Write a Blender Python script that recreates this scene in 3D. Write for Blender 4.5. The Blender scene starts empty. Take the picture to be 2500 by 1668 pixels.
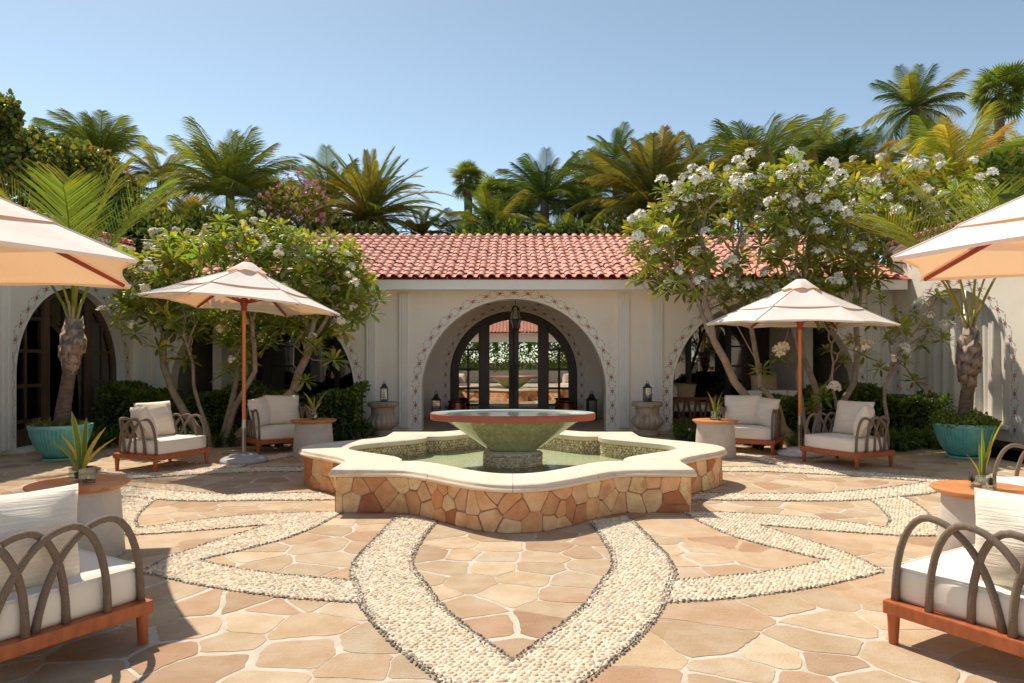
import bpy, bmesh, math, random
import numpy as np
from mathutils import Vector, Matrix
R = math.radians
scene = bpy.context.scene
col = scene.collection

# ------------------------------------------------------------------ camera
CAM_H, FPX, CX, YH = 1.35, 1700.0, 1252.0, 878.0      # eye height, focal length and axis of the 2500 x 1668 photograph
cam_d = bpy.data.cameras.new('camera')
cam = bpy.data.objects.new('camera', cam_d); col.objects.link(cam)
cam.location = (0, 0, CAM_H); cam.rotation_euler = (R(90), 0, 0)
cam_d.sensor_width = 36.0; cam_d.lens = FPX / 2500 * 36
cam_d.shift_x = (1250 - CX) / 2500; cam_d.shift_y = (YH - 834) / 2500
cam_d.clip_start = 0.05; cam_d.clip_end = 1500
scene.camera = cam
# ------------------------------------------------------------------ sky and sun
SUN = Vector((-0.42, 0.50, 1.0)).normalized()           # towards the sun: behind the loggia, to its west
w = bpy.data.worlds.new('World'); scene.world = w; w.use_nodes = True
wn = w.node_tree.nodes; wl = w.node_tree.links; wn.clear()
sky = wn.new('ShaderNodeTexSky'); sky.sky_type = 'NISHITA'; sky.sun_disc = False
sky.sun_elevation = math.asin(SUN.z); sky.sun_rotation = math.atan2(SUN.x, SUN.y)
sky.air_density = 0.45; sky.dust_density = 0.14; sky.ozone_density = 1.0; sky.altitude = 0
bg = wn.new('ShaderNodeBackground'); bg.inputs[1].default_value = 0.140
wo = wn.new('ShaderNodeOutputWorld')
wb = wn.new('ShaderNodeMix'); wb.data_type = 'RGBA'; wb.blend_type = 'MULTIPLY'; wb.inputs[0].default_value = 1.0
wb.inputs[7].default_value = (1.0, 0.885, 0.645, 1)         # the photograph's warm white balance
wl.new(sky.outputs[0], wb.inputs[6]); wl.new(wb.outputs[2], bg.inputs[0]); wl.new(bg.outputs[0], wo.inputs[0])
sun_d = bpy.data.lights.new('sun', 'SUN'); sun_d.energy = 2.0; sun_d.angle = R(0.55); sun_d.color = (1.0, 0.89, 0.74)
sun = bpy.data.objects.new('sun', sun_d); col.objects.link(sun)
sun.rotation_euler = SUN.to_track_quat('Z', 'Y').to_euler(); sun.location = (-8, 10, 20)
scene.view_settings.view_transform = 'Standard'; scene.view_settings.look = 'None'
scene.view_settings.exposure = 1.40; scene.view_settings.gamma = 1.0
scene.cycles.use_denoising = True; scene.cycles.max_bounces = 10; scene.cycles.diffuse_bounces = 6; scene.cycles.transparent_max_bounces = 16
scene.cycles.caustics_reflective = False; scene.cycles.caustics_refractive = False

def at(px, py, z=None, d=None):
    """world point seen at photograph pixel, on height z or at depth d"""
    if d is None: d = FPX * (CAM_H - z) / (py - YH)
    return Vector(((px - CX) * d / FPX, d, CAM_H - (py - YH) * d / FPX))

# ------------------------------------------------------------------ materials
MATS = {}
def new_mat(name):
    m = bpy.data.materials.new(name); m.use_nodes = True
    n = m.node_tree.nodes; l = m.node_tree.links; n.clear()
    out = n.new('ShaderNodeOutputMaterial'); MATS[name] = m
    return m, n, l, out
def c4(c): return (c[0], c[1], c[2], 1.0)
def coords(n, l, kind, sc):
    if kind == 'world':
        src = n.new('ShaderNodeNewGeometry').outputs['Position']
    else:
        src = n.new('ShaderNodeTexCoord').outputs['Object']
    mp = n.new('ShaderNodeMapping'); mp.inputs['Scale'].default_value = sc if hasattr(sc, '__len__') else (sc, sc, sc)
    l.new(src, mp.inputs[0]); return mp.outputs[0]
def noise(n, l, vec, scale, detail=4, rough=.55):
    t = n.new('ShaderNodeTexNoise'); t.inputs['Scale'].default_value = scale; t.inputs['Detail'].default_value = detail; t.inputs['Roughness'].default_value = rough
    l.new(vec, t.inputs['Vector']); return t.outputs['Fac']
def ramp(n, l, fac, lo, hi):
    r = n.new('ShaderNodeMapRange'); r.inputs[1].default_value = lo; r.inputs[2].default_value = hi; r.interpolation_type = 'SMOOTHSTEP'
    l.new(fac, r.inputs[0]); return r.outputs[0]
def mix(n, l, fac, a, b, mode='MIX'):
    m = n.new('ShaderNodeMix'); m.data_type = 'RGBA'; m.blend_type = mode
    if isinstance(fac, (int, float)): m.inputs[0].default_value = fac
    else: l.new(fac, m.inputs[0])
    for s, i in ((a, 6), (b, 7)):
        if hasattr(s, 'links'): l.new(s, m.inputs[i])
        else: m.inputs[i].default_value = c4(s)
    return m.outputs[2]
def pm(name, c1, c2=None, scale=6, rough=.6, bump=0, bscale=60, dirt=None, dscale=2.2, kind='world', stretch=(1, 1, 1), base=None, spec=.5, metal=0, coat=0, bdist=.01, rvar=0):
    """principled material: two colours by noise, optional stain colour, bump grain; base = attribute / object colour to multiply"""
    m, n, l, out = new_mat(name)
    b = n.new('ShaderNodeBsdfPrincipled'); l.new(b.outputs[0], out.inputs[0])
    v = coords(n, l, kind, stretch)
    f = ramp(n, l, noise(n, l, v, scale), .3, .7)
    c = mix(n, l, f, c1, c2 or c1)
    if base == 'tint':
        a = n.new('ShaderNodeAttribute'); a.attribute_name = 'tint'; c = mix(n, l, 1.0, c, a.outputs['Color'], 'MULTIPLY')
    if base == 'object':
        a = n.new('ShaderNodeObjectInfo'); c = mix(n, l, 1.0, c, a.outputs['Color'], 'MULTIPLY')
    if dirt:
        c = mix(n, l, ramp(n, l, noise(n, l, v, dscale, 6, .65), .52, .75), c, dirt)
    l.new(c, b.inputs['Base Color'])
    b.inputs['Roughness'].default_value = rough; b.inputs['Specular IOR Level'].default_value = spec; b.inputs['Metallic'].default_value = metal
    if coat: b.inputs['Coat Weight'].default_value = coat; b.inputs['Coat Roughness'].default_value = .08
    if rvar:
        r = n.new('ShaderNodeMapRange'); r.inputs[3].default_value = rough - rvar; r.inputs[4].default_value = rough + rvar
        l.new(noise(n, l, v, scale * 2.3), r.inputs[0]); l.new(r.outputs[0], b.inputs['Roughness'])
    if bump:
        bp = n.new('ShaderNodeBump'); bp.inputs['Strength'].default_value = bump; bp.inputs['Distance'].default_value = bdist
        l.new(noise(n, l, v, bscale, 6, .6), bp.inputs['Height']); l.new(bp.outputs[0], b.inputs['Normal'])
    return m
def leaf_mat(name, base, trans=.35, rough=.4, k=1.0):
    m, n, l, out = new_mat(name)
    if base == 'tint':
        a = n.new('ShaderNodeAttribute'); a.attribute_name = 'tint'; c = a.outputs['Color']
    else:
        a = n.new('ShaderNodeObjectInfo'); c = a.outputs['Color']
    v = coords(n, l, 'object', 1)
    c = mix(n, l, ramp(n, l, noise(n, l, v, 9.0), .3, .7), c, (1.12, 1.08, .9), 'MULTIPLY')
    b = n.new('ShaderNodeBsdfPrincipled'); l.new(c, b.inputs['Base Color']); b.inputs['Roughness'].default_value = rough; b.inputs['Specular IOR Level'].default_value = .3
    t = n.new('ShaderNodeBsdfTranslucent'); c2 = mix(n, l, 1.0, c, (1.5, 1.55, .6), 'MULTIPLY'); l.new(c2, t.inputs[0])
    mx = n.new('ShaderNodeMixShader'); mx.inputs[0].default_value = trans
    l.new(b.outputs[0], mx.inputs[1]); l.new(t.outputs[0], mx.inputs[2]); l.new(mx.outputs[0], out.inputs[0])
    return m

# ------------------------------------------------------------------ mesh helpers
class MB:
    def __init__(s): s.v = []; s.f = []; s.t = []; s.tint = (1, 1, 1)
    def add(s, vs, fs):
        o = len(s.v); s.v += [tuple(p) for p in vs]
        for f in fs: s.f.append(tuple(i + o for i in f)); s.t.append(s.tint)
        return s
    def box(s, x0, x1, y0, y1, z0, z1):
        v = [(x0,y0,z0),(x1,y0,z0),(x1,y1,z0),(x0,y1,z0),(x0,y0,z1),(x1,y0,z1),(x1,y1,z1),(x0,y1,z1)]
        return s.add(v, [(0,3,2,1),(4,5,6,7),(0,1,5,4),(1,2,6,5),(2,3,7,6),(3,0,4,7)])
    def tube(s, pts, rad, n=8, cap=True, flat=1.0):
        pts = [Vector(p) for p in pts]; k = len(pts)
        if not hasattr(rad, '__len__'): rad = [rad] * k
        up = Vector((0, 0, 1)); vs = []; prev = None
        for i, p in enumerate(pts):
            t = (pts[min(i + 1, k - 1)] - pts[max(i - 1, 0)]).normalized()
            if prev is None:
                a = t.cross(up)
                if a.length < .05: a = t.cross(Vector((1, 0, 0)))
            else:
                a = prev - t * prev.dot(t)
            a.normalize(); prev = a; b = t.cross(a)
            for j in range(n):
                th = 2 * math.pi * j / n
                vs.append(p + a * math.cos(th) * rad[i] + b * math.sin(th) * rad[i] * flat)
        fs = [(i*n+j, i*n+(j+1)%n, (i+1)*n+(j+1)%n, (i+1)*n+j) for i in range(k-1) for j in range(n)]
        if cap: fs += [tuple(range(n))[::-1], tuple(range((k-1)*n, k*n))]
        return s.add(vs, fs)
    def lathe(s, prof, n=32, c=(0, 0, 0), fn=None, cap0=True, cap1=True):
        vs = []; k = len(prof)
        for (r, z) in prof:
            for j in range(n):
                th = 2 * math.pi * j / n; rr = fn(r, z, th) if fn else r
                vs.append((c[0] + rr * math.cos(th), c[1] + rr * math.sin(th), c[2] + z))
        fs = [(i*n+j, i*n+(j+1)%n, (i+1)*n+(j+1)%n, (i+1)*n+j) for i in range(k-1) for j in range(n)]
        if cap0: fs.append(tuple(range(n))[::-1])
        if cap1: fs.append(tuple(range((k-1)*n, k*n)))
        return s.add(vs, fs)
    def prism(s, poly, z0, z1, top=True, bottom=True):
        n = len(poly)
        s.add([(x, y, z0) for x, y in poly] + [(x, y, z1) for x, y in poly],
              [(i, (i+1)%n, n+(i+1)%n, n+i) for i in range(n)] + ([tuple(range(n, 2*n))] if top else []) + ([tuple(range(n))[::-1]] if bottom else []))
        return s
    def xf(s, M, start=0):
        for i in range(start, len(s.v)): s.v[i] = tuple(M @ Vector(s.v[i]))
        return s
    def mesh(s, name, mat, smooth=False, bevel=0, weld=False, recalc=False):
        me = bpy.data.meshes.new(name); me.from_pydata(s.v, [], s.f)
        if any(t != (1, 1, 1) for t in s.t):
            at_ = me.attributes.new('tint', 'FLOAT_COLOR', 'FACE')
            at_.data.foreach_set('color', np.array([(t[0], t[1], t[2], 1) for t in s.t], dtype=np.float32).ravel())
        if bevel or weld or recalc:
            bm = bmesh.new(); bm.from_mesh(me)
            if weld: bmesh.ops.remove_doubles(bm, verts=bm.verts, dist=1e-5)
            if bevel: bmesh.ops.bevel(bm, geom=[e for e in bm.edges if e.is_manifold and e.calc_face_angle(0) > .5], offset=bevel, segments=2, affect='EDGES', profile=.6)
            if recalc: bmesh.ops.recalc_face_normals(bm, faces=bm.faces)
            bm.to_mesh(me); bm.free()
        me.materials.append(MATS[mat])
        if smooth:
            me.shade_smooth()
            if smooth != 'all':
                try: me.set_sharp_from_angle(angle=R(40))
                except Exception: pass
        return me
    def build(s, name, mat, parent=None, **k):
        return link(name, s.mesh(name, mat, **k), parent)
def link(name, me, parent=None, loc=None, rot=None, scale=None):
    o = bpy.data.objects.new(name, me); col.objects.link(o)
    if parent: o.parent = parent
    if loc is not None: o.location = loc
    if rot is not None: o.rotation_euler = rot
    if scale is not None: o.scale = scale if hasattr(scale, '__len__') else (scale,) * 3
    return o
def tag(o, label, cat, group=None):
    o['label'] = label; o['category'] = cat
    if group: o['group'] = group
    return o
def thing(name, label, cat, loc=(0, 0, 0), rz=0, group=None):
    o = bpy.data.objects.new(name, None); col.objects.link(o); o.location = loc; o.rotation_euler = (0, 0, rz); o.empty_display_size = .1
    return tag(o, label, cat, group)
def struct(o): o['kind'] = 'structure'; return o
def stuff(o): o['kind'] = 'stuff'; return o
def fast_mesh(name, V, F, mat, tint=None, smooth=False):
    """V (N,3), F (M,k) arrays"""
    me = bpy.data.meshes.new(name); V = np.asarray(V, np.float32); F = np.asarray(F, np.int32); M, k = F.shape
    me.vertices.add(len(V)); me.vertices.foreach_set('co', V.ravel())
    me.loops.add(M * k); me.loops.foreach_set('vertex_index', F.ravel())
    me.polygons.add(M); me.polygons.foreach_set('loop_start', np.arange(0, M * k, k, dtype=np.int32))
    try: me.polygons.foreach_set('loop_total', np.full(M, k, np.int32))
    except Exception: pass
    if tint is not None:
        a = me.attributes.new('tint', 'FLOAT_COLOR', 'FACE')
        a.data.foreach_set('color', np.concatenate([np.asarray(tint, np.float32), np.ones((M, 1), np.float32)], 1).ravel())
    me.update(calc_edges=True); me.validate()
    me.materials.append(MATS[mat])
    if smooth: me.shade_smooth()
    return me
def lerp(a, b, t): return a + (b - a) * t
def inside(poly, x, y):
    """vectorised point in polygon"""
    x = np.asarray(x, float); y = np.asarray(y, float); r = np.zeros(x.shape, bool); n = len(poly)
    for i in range(n):
        x0, y0 = poly[i]; x1, y1 = poly[(i + 1) % n]
        if y0 == y1: continue
        r ^= ((y0 > y) != (y1 > y)) & (x < (x1 - x0) * (y - y0) / (y1 - y0) + x0)
    return r
def clip(poly, a, b, c):
    """keep a*x + b*y <= c"""
    out = []; n = len(poly)
    for i in range(n):
        p, q = poly[i], poly[(i + 1) % n]; dp = a*p[0] + b*p[1] - c; dq = a*q[0] + b*q[1] - c
        if dp <= 0: out.append(p)
        if (dp < 0 < dq) or (dq < 0 < dp):
            t = dp / (dp - dq); out.append((p[0] + (q[0]-p[0])*t, p[1] + (q[1]-p[1])*t))
    return out
def voronoi(seeds, bounds, gap, wt=None, k=22, jit=None):
    """list of inset convex cells"""
    S = np.array(seeds); cells = []
    for i in range(len(S)):
        d2 = ((S - S[i])**2).sum(1); order = np.argsort(d2)[1:k + 1]
        x0, x1, y0, y1 = bounds; poly = [(x0, y0), (x1, y0), (x1, y1), (x0, y1)]
        for j in order:
            nx, ny = S[j] - S[i]; L = math.hypot(nx, ny)
            if L < 1e-6: continue
            nx /= L; ny /= L; g = gap if jit is None else gap * jit[min(i, j) % len(jit)]
            c = nx * (S[i][0] + S[j][0]) / 2 + ny * (S[i][1] + S[j][1]) / 2 - g / 2
            poly = clip(poly, nx, ny, c)
            if len(poly) < 3: break
        cells.append(poly if len(poly) >= 3 else None)
    return cells
def chaikin(p, q=.22):
    out = []
    for i in range(len(p)):
        a, b = p[i], p[(i + 1) % len(p)]
        out += [(lerp(a[0], b[0], q), lerp(a[1], b[1], q)), (lerp(a[0], b[0], 1-q), lerp(a[1], b[1], 1-q))]
    return out
def area(p): return .5 * abs(sum(p[i][0]*p[(i+1)%len(p)][1] - p[(i+1)%len(p)][0]*p[i][1] for i in range(len(p))))
def poisson(rng, x0, x1, y0, y1, r, tries, keep=None, aspect=1.0):
    cell = r / 1.5; grid = {}; out = []
    xs = [rng.uniform(x0, x1) for _ in range(tries)]; ys = [rng.uniform(y0, y1) for _ in range(tries)]
    ok_ = keep(np.array(xs), np.array(ys)) if keep else [True] * tries
    for x, y, good in zip(xs, ys, ok_):
        if not good: continue
        rr = r * rng.choice((.6, .75, .9, 1.0, 1.15, 1.35, 1.6))
        gi, gj = int(x / cell), int(y / cell); ok = True
        for a in range(gi - 3, gi + 4):
            for b in range(gj - 3, gj + 4):
                for (px, py, pr) in grid.get((a, b), ()):
                    if ((px - x) / aspect)**2 + (py - y)**2 < ((rr + pr) / 2)**2: ok = False; break
                if not ok: break
            if not ok: break
        if ok: grid.setdefault((gi, gj), []).append((x, y, rr)); out.append((x, y))
    return out
def smooth_line(p, n=6):
    """Catmull-Rom through points"""
    P = [p[0]] + list(p) + [p[-1]]; out = []
    for i in range(1, len(P) - 2):
        for k in range(n):
            t = k / n; a, b, c, d = [np.array(P[i + j], float) for j in (-1, 0, 1, 2)]
            out.append(tuple(.5 * ((2*b) + (c - a)*t + (2*a - 5*b + 4*c - d)*t*t + (3*b - a - 3*c + d)*t**3)))
    out.append(tuple(p[-1])); return out

# ------------------------------------------------------------------ palette
def make_flag():
    m, n, l, out = new_mat('flagstone_mat'); b = n.new('ShaderNodeBsdfPrincipled'); l.new(b.outputs[0], out.inputs[0])
    v = coords(n, l, 'world', 1); at_ = n.new('ShaderNodeAttribute'); at_.attribute_name = 'tint'
    big = ramp(n, l, noise(n, l, v, 5.0, 5, .6), .32, .68); fine = ramp(n, l, noise(n, l, v, 70, 6, .7), .35, .7); st = ramp(n, l, noise(n, l, v, 2.6, 6, .7), .56, .70)
    v2 = coords(n, l, 'world', (1, 4.5, 1)); cleft = noise(n, l, v2, 9, 6, .65)
    c = mix(n, l, big, at_.outputs['Color'], (.88, .80, .71), 'MULTIPLY'); c = mix(n, l, .22, c, mix(n, l, fine, (.78, .71, .64), (1.12, 1.1, 1.06)), 'MULTIPLY')
    c = mix(n, l, mix(n, l, .45, (0, 0, 0), st), c, (.42, .235, .13)); c = mix(n, l, mix(n, l, .5, (0, 0, 0), ramp(n, l, cleft, .66, .74)), c, (.30, .17, .10))
    l.new(c, b.inputs['Base Color']); b.inputs['Roughness'].default_value = .85; b.inputs['Specular IOR Level'].default_value = .18
    ad = n.new('ShaderNodeMath'); ad.operation = 'MULTIPLY_ADD'; ad.inputs[1].default_value = .35; l.new(fine, ad.inputs[0]); l.new(cleft, ad.inputs[2])
    bp = n.new('ShaderNodeBump'); bp.inputs['Strength'].default_value = .6; bp.inputs['Distance'].default_value = .010; l.new(ad.outputs[0], bp.inputs['Height']); l.new(bp.outputs[0], b.inputs['Normal'])
make_flag()
pm('mortar', (.66, .60, .50), (.54, .475, .39), 9, .95, .5, 120, spec=.15)
pm('pebble_mat', (1, 1, 1), (.86, .84, .8), 30, .6, .15, 200, base='tint', spec=.3)
pm('pebble_bed', (.72, .62, .47), (.60, .50, .37), 22, .9, .5, 160)
pm('earth', (.16, .11, .07), (.10, .07, .045), 5, .95, .6, 40)
pm('wall_stone', (1, 1, 1), (.82, .74, .65), 9, .8, .9, 22, dirt=(.56, .28, .12), dscale=5.5, base='tint', bdist=.012)
pm('wall_joint', (.42, .265, .16), (.32, .19, .11), 12, .9, .6, 60)
pm('travertine', (.82, .69, .55), (.76, .63, .495), 3.2, .8, .3, 90, dirt=(.66, .51, .385), dscale=5, bdist=.004, spec=.15)
pm('plaster', (.92, .855, .765), (.875, .81, .72), 1.1, .85, .32, 9, dirt=(.85, .77, .67), dscale=1.3, bdist=.006, spec=.2)
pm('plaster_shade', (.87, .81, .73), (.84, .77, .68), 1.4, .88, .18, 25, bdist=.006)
pm('trim_white', (.88, .85, .80), (.85, .815, .755), 4, .6, .06, 40)
pm('tile', (.80, .43, .335), (.58, .24, .175), 7.5, .75, .3, 70, dirt=(.60, .33, .26), dscale=3.0, bdist=.004)
pm('tile_red', (.47, .13, .085), (.40, .10, .065), 3, .7, .2, 60)
pm('dark_wood', (.062, .035, .023), (.036, .02, .014), 5, .42, .25, 60, stretch=(3, 3, .5), bdist=.003)
pm('brown_wood', (.13, .072, .045), (.085, .046, .03), 5, .45, .25, 60, stretch=(3, 3, .5), bdist=.003)
pm('mid_wood', (.20, .075, .035), (.13, .045, .022), 5, .5, .2, 50, stretch=(6, 6, 1), bdist=.002)
pm('black_iron', (.018, .017, .016), (.03, .028, .026), 20, .5, .2, 150, bdist=.002)
pm('copper', (.30, .115, .06), (.16, .06, .035), 6, .32, .1, 30, metal=.9)
pm('stone_urn', (.50, .42, .33), (.40, .32, .24), 7, .85, .6, 60, dirt=(.23, .13, .075), dscale=3.4, bdist=.008)
pm('teak', (.66, .29, .105), (.50, .185, .06), 3.0, .42, .2, 40, kind='object', stretch=(2, 9, 9), bdist=.002)
pm('teak_leg', (.50, .14, .045), (.38, .095, .03), 4.0, .42, .12, 40, kind='object', stretch=(8, 8, 2), bdist=.002)
pm('teak_pole', (.70, .255, .075), (.57, .185, .05), 4.0, .4, .1, 40, kind='object', stretch=(20, 20, 1.5), bdist=.002)
pm('rib_wood', (.34, .052, .024), (.26, .04, .02), 4.0, .45, .1, 40, kind='object')
pm('concrete', (.62, .565, .50), (.55, .50, .44), 7, .85, .35, 90, dirt=(.49, .435, .375), dscale=5, kind='object', bdist=.003)
pm('steel', (.55, .53, .5), (.45, .43, .4), 9, .3, 0, 20, metal=1)
pm('base_white', (.60, .60, .61), (.54, .54, .55), 5, .45, .05, 30)
pm('cushion', (.90, .845, .75), (.875, .81, .71), 5, .9, .25, 8, kind='object', bdist=.006)
pm('glaze_teal', (.16, .52, .47), (.09, .38, .35), 7, .28, .1, 40, dirt=(.28, .54, .45), dscale=4, kind='object', coat=.4)
pm('glaze_rim', (.24, .58, .55), (.19, .50, .47), 7, .3, .1, 40, kind='object')
pm('bowl_green', (.42, .40, .225), (.30, .295, .16), 7, .18, .06, 90, dirt=(.58, .55, .38), dscale=4, coat=.8, bdist=.003, stretch=(4, 4, .9))
pm('bowl_rim', (.46, .115, .062), (.41, .10, .054), 6, .55, .1, 60)
pm('bowl_inside', (.50, .55, .52), (.42, .48, .46), 9, .3, .05, 60)
pm('pool_pebble', (1, 1, 1), (.8, .76, .66), 14, .4, .2, 90, base='tint')
pm('pool_lining', (.74, .72, .56), (.56, .53, .37), 30, .6, .6, 40)
pm('bark', (.40, .305, .215), (.28, .205, .14), 9, .85, .7, 40, bdist=.01)
pm('bark_brown', (.155, .10, .066), (.09, .06, .04), 8, .9, .8, 30, bdist=.015)
pm('palm_trunk', (.235, .165, .115), (.125, .085, .058), 10, .9, .9, 40, stretch=(1, 1, 3), bdist=.02)
pm('palm_boot', (.46, .345, .26), (.30, .205, .15), 6, .8, .5, 40, stretch=(3, 3, 1), bdist=.008)
pm('petiole', (.40, .33, .13), (.30, .24, .09), 5, .5, .1, 30, kind='object')
pm('petal', (.88, .85, .74), (.84, .78, .62), 30, .6, base='tint')
pm('paint_red', (.52, .12, .095), (.42, .08, .06), 30, .8)
pm('paint_dark', (.13, .05, .04), (.10, .04, .035), 30, .8)
pm('paint_blue', (.22, .36, .42), (.28, .36, .37), 5, .8)
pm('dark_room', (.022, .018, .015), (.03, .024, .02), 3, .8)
pm('curtain_mat', (.78, .73, .655), (.72, .66, .58), 3, .9, .1, 20)
leaf_mat('leaf_tint', 'tint', .38, .42)
leaf_mat('leaf_obj', 'object', .34, .42)
leaf_mat('frond_obj', 'object', .30, .40)

def make_linen():
    m, n, l, out = new_mat('linen'); b = n.new('ShaderNodeBsdfPrincipled'); l.new(b.outputs[0], out.inputs[0])
    v = coords(n, l, 'object', (2.2, 1, 1)); w1 = n.new('ShaderNodeTexWave'); w1.bands_direction = 'Z'; w1.inputs['Scale'].default_value = 15; w1.inputs['Distortion'].default_value = 5; w1.inputs['Detail'].default_value = 3; w1.inputs['Detail Scale'].default_value = 2.2
    l.new(v, w1.inputs['Vector'])
    v2 = coords(n, l, 'object', (6, 6, 120)); st = ramp(n, l, noise(n, l, v2, 1.0, 4), .35, .7)
    c = mix(n, l, ramp(n, l, w1.outputs['Fac'], .35, .9), (.88, .81, .70), (.83, .75, .63))
    c = mix(n, l, mix(n, l, .6, (0, 0, 0), st), c, (.74, .645, .515))
    l.new(c, b.inputs['Base Color']); b.inputs['Roughness'].default_value = .9
    bp = n.new('ShaderNodeBump'); bp.inputs['Strength'].default_value = .5; bp.inputs['Distance'].default_value = .004
    l.new(st, bp.inputs['Height']); l.new(bp.outputs[0], b.inputs['Normal'])
make_linen()
def make_rope():
    m, n, l, out = new_mat('rope'); b = n.new('ShaderNodeBsdfPrincipled'); l.new(b.outputs[0], out.inputs[0])
    v = coords(n, l, 'object', 1); f = ramp(n, l, noise(n, l, v, 520, 2, .5), .38, .62)
    vo = n.new('ShaderNodeTexVoronoi'); vo.inputs['Scale'].default_value = 420; l.new(v, vo.inputs['Vector'])
    c = mix(n, l, f, (.105, .074, .054), (.33, .245, .18)); l.new(c, b.inputs['Base Color']); b.inputs['Roughness'].default_value = .85
    bp = n.new('ShaderNodeBump'); bp.inputs['Strength'].default_value = .6; bp.inputs['Distance'].default_value = .003; bp.invert = True
    l.new(vo.outputs['Distance'], bp.inputs['Height']); l.new(bp.outputs[0], b.inputs['Normal'])
make_rope()
def make_canvas():
    m, n, l, out = new_mat('canvas'); b = n.new('ShaderNodeBsdfPrincipled'); b.inputs['Roughness'].default_value = .9
    v = coords(n, l, 'object', 1); c = mix(n, l, ramp(n, l, noise(n, l, v, 2.2), .3, .7), (.95, .915, .85), (.935, .89, .815)); l.new(c, b.inputs['Base Color'])
    bp = n.new('ShaderNodeBump'); bp.inputs['Strength'].default_value = .5; bp.inputs['Distance'].default_value = .03
    l.new(noise(n, l, v, 4.5, 4), bp.inputs['Height']); l.new(bp.outputs[0], b.inputs['Normal'])
    t = n.new('ShaderNodeBsdfTranslucent'); t.inputs[0].default_value = (1.0, .46, .15, 1)
    mx = n.new('ShaderNodeMixShader'); mx.inputs[0].default_value = .22
    l.new(b.outputs[0], mx.inputs[1]); l.new(t.outputs[0], mx.inputs[2]); l.new(mx.outputs[0], out.inputs[0])
make_canvas()
def glassy(name, tint, fac, base=(.012, .011, .01), rough=0.0, clear=0.0):
    """window pane: mirror share + what lies behind"""
    m, n, l, out = new_mat(name); g = n.new('ShaderNodeBsdfGlossy'); g.inputs[0].default_value = c4(tint); g.inputs['Roughness'].default_value = rough
    d = n.new('ShaderNodeBsdfTransparent'); d.inputs[0].default_value = c4(base)
    f = n.new('ShaderNodeFresnel'); f.inputs[0].default_value = 1.5
    a = n.new('ShaderNodeMath'); a.operation = 'ADD'; a.inputs[1].default_value = fac; a.use_clamp = True; l.new(f.outputs[0], a.inputs[0])
    v = coords(n, l, 'world', 1); bp = n.new('ShaderNodeBump'); bp.inputs['Strength'].default_value = .02; bp.inputs['Distance'].default_value = .02
    l.new(noise(n, l, v, 1.2, 1), bp.inputs['Height']); l.new(bp.outputs[0], g.inputs['Normal'])
    mx = n.new('ShaderNodeMixShader'); l.new(a.outputs[0], mx.inputs[0]); l.new(d.outputs[0], mx.inputs[1]); l.new(g.outputs[0], mx.inputs[2]); l.new(mx.outputs[0], out.inputs[0])
glassy('pane_mirror', (.92, .90, .86), .52, (.30, .27, .24))
glassy('pane_dark', (.9, .88, .85), .10, (.42, .39, .35))
glassy('vase_glass', (1, 1, 1), .06, (.90, .94, .90))
glassy('lantern_glass', (1, 1, 1), .04, (.85, .87, .86))
def make_water(name, tint, wave, strength):
    m, n, l, out = new_mat(name); g = n.new('ShaderNodeBsdfGlossy'); g.inputs['Roughness'].default_value = .02; g.inputs[0].default_value = (1, 1, 1, 1)
    d = n.new('ShaderNodeBsdfTransparent'); d.inputs[0].default_value = c4(tint)
    f = n.new('ShaderNodeFresnel'); f.inputs[0].default_value = 1.33
    v = coords(n, l, 'world', 1); bp = n.new('ShaderNodeBump'); bp.inputs['Strength'].default_value = strength; bp.inputs['Distance'].default_value = .02
    l.new(noise(n, l, v, wave, 3), bp.inputs['Height']); l.new(bp.outputs[0], g.inputs['Normal']); l.new(bp.outputs[0], f.inputs['Normal'])
    mx = n.new('ShaderNodeMixShader'); l.new(f.outputs[0], mx.inputs[0]); l.new(d.outputs[0], mx.inputs[1]); l.new(g.outputs[0], mx.inputs[2]); l.new(mx.outputs[0], out.inputs[0])
make_water('water', (.86, .94, .84), 14, .16)
# ================================================================== GROUND AND PAVEMENT
FC = (0.0, 7.68)                                        # centre of the fountain
g = MB(); g.add([(-300, -300, -.06), (300, -300, -.06), (300, 500, -.06), (-300, 500, -.06)], [(0, 1, 2, 3)])
struct(g.build('ground', 'earth'))
pave = MB(); pave.add([(-7.3, -7.2, -.0022), (7.3, -7.2, -.0022), (7.3, 16.2, -.0022), (-7.3, 16.2, -.0022)], [(0, 1, 2, 3)])
pavement = struct(pave.build('pavement', 'mortar'))

def D4(pts):
    """eight symmetric copies of a polyline given in (u, v), v towards the viewer"""
    out = []
    for k in range(4):
        c, s = [(1, 0), (0, 1), (-1, 0), (0, -1)][k]
        for m in (1, -1):
            out.append([(c * u * m - s * v, s * u * m + c * v) for u, v in pts])
    return out
leaf_o = smooth_line([(.99, 1.66), (1.02, 2.3), (1.05, 2.85), (1.03, 3.2), (.96, 3.45), (.80, 3.91), (.616, 4.285), (.465, 4.52), (.34, 4.70), (.17, 4.90), (0, 5.10)], 5)
leaf_i = smooth_line([(.64, 1.9), (.68, 2.4), (.69, 2.9), (.645, 3.2), (.566, 3.4), (.40, 3.86), (.218, 4.21), (.08, 4.45), (0, 4.575)], 5)
q_lo = smooth_line([(.84, 3.82), (1.27, 3.74), (1.82, 3.54), (2.36, 3.26)], 5)
q_up = smooth_line([(.97, 3.44), (1.40, 3.33), (1.78, 3.19), (2.11, 3.0)], 5)
p_out = smooth_line([(2.36, 3.26), (2.34, 2.95), (2.25, 2.62), (2.13, 2.33), (2.0, 2.0)], 5)
p_in = smooth_line([(2.11, 3.0), (1.88, 2.70), (1.70, 2.40), (1.58, 2.0), (1.5, 1.5)], 5)
bands = []                                              # polygons in (u, v)
edges = []                                              # (polyline, side sign, rows)
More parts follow.
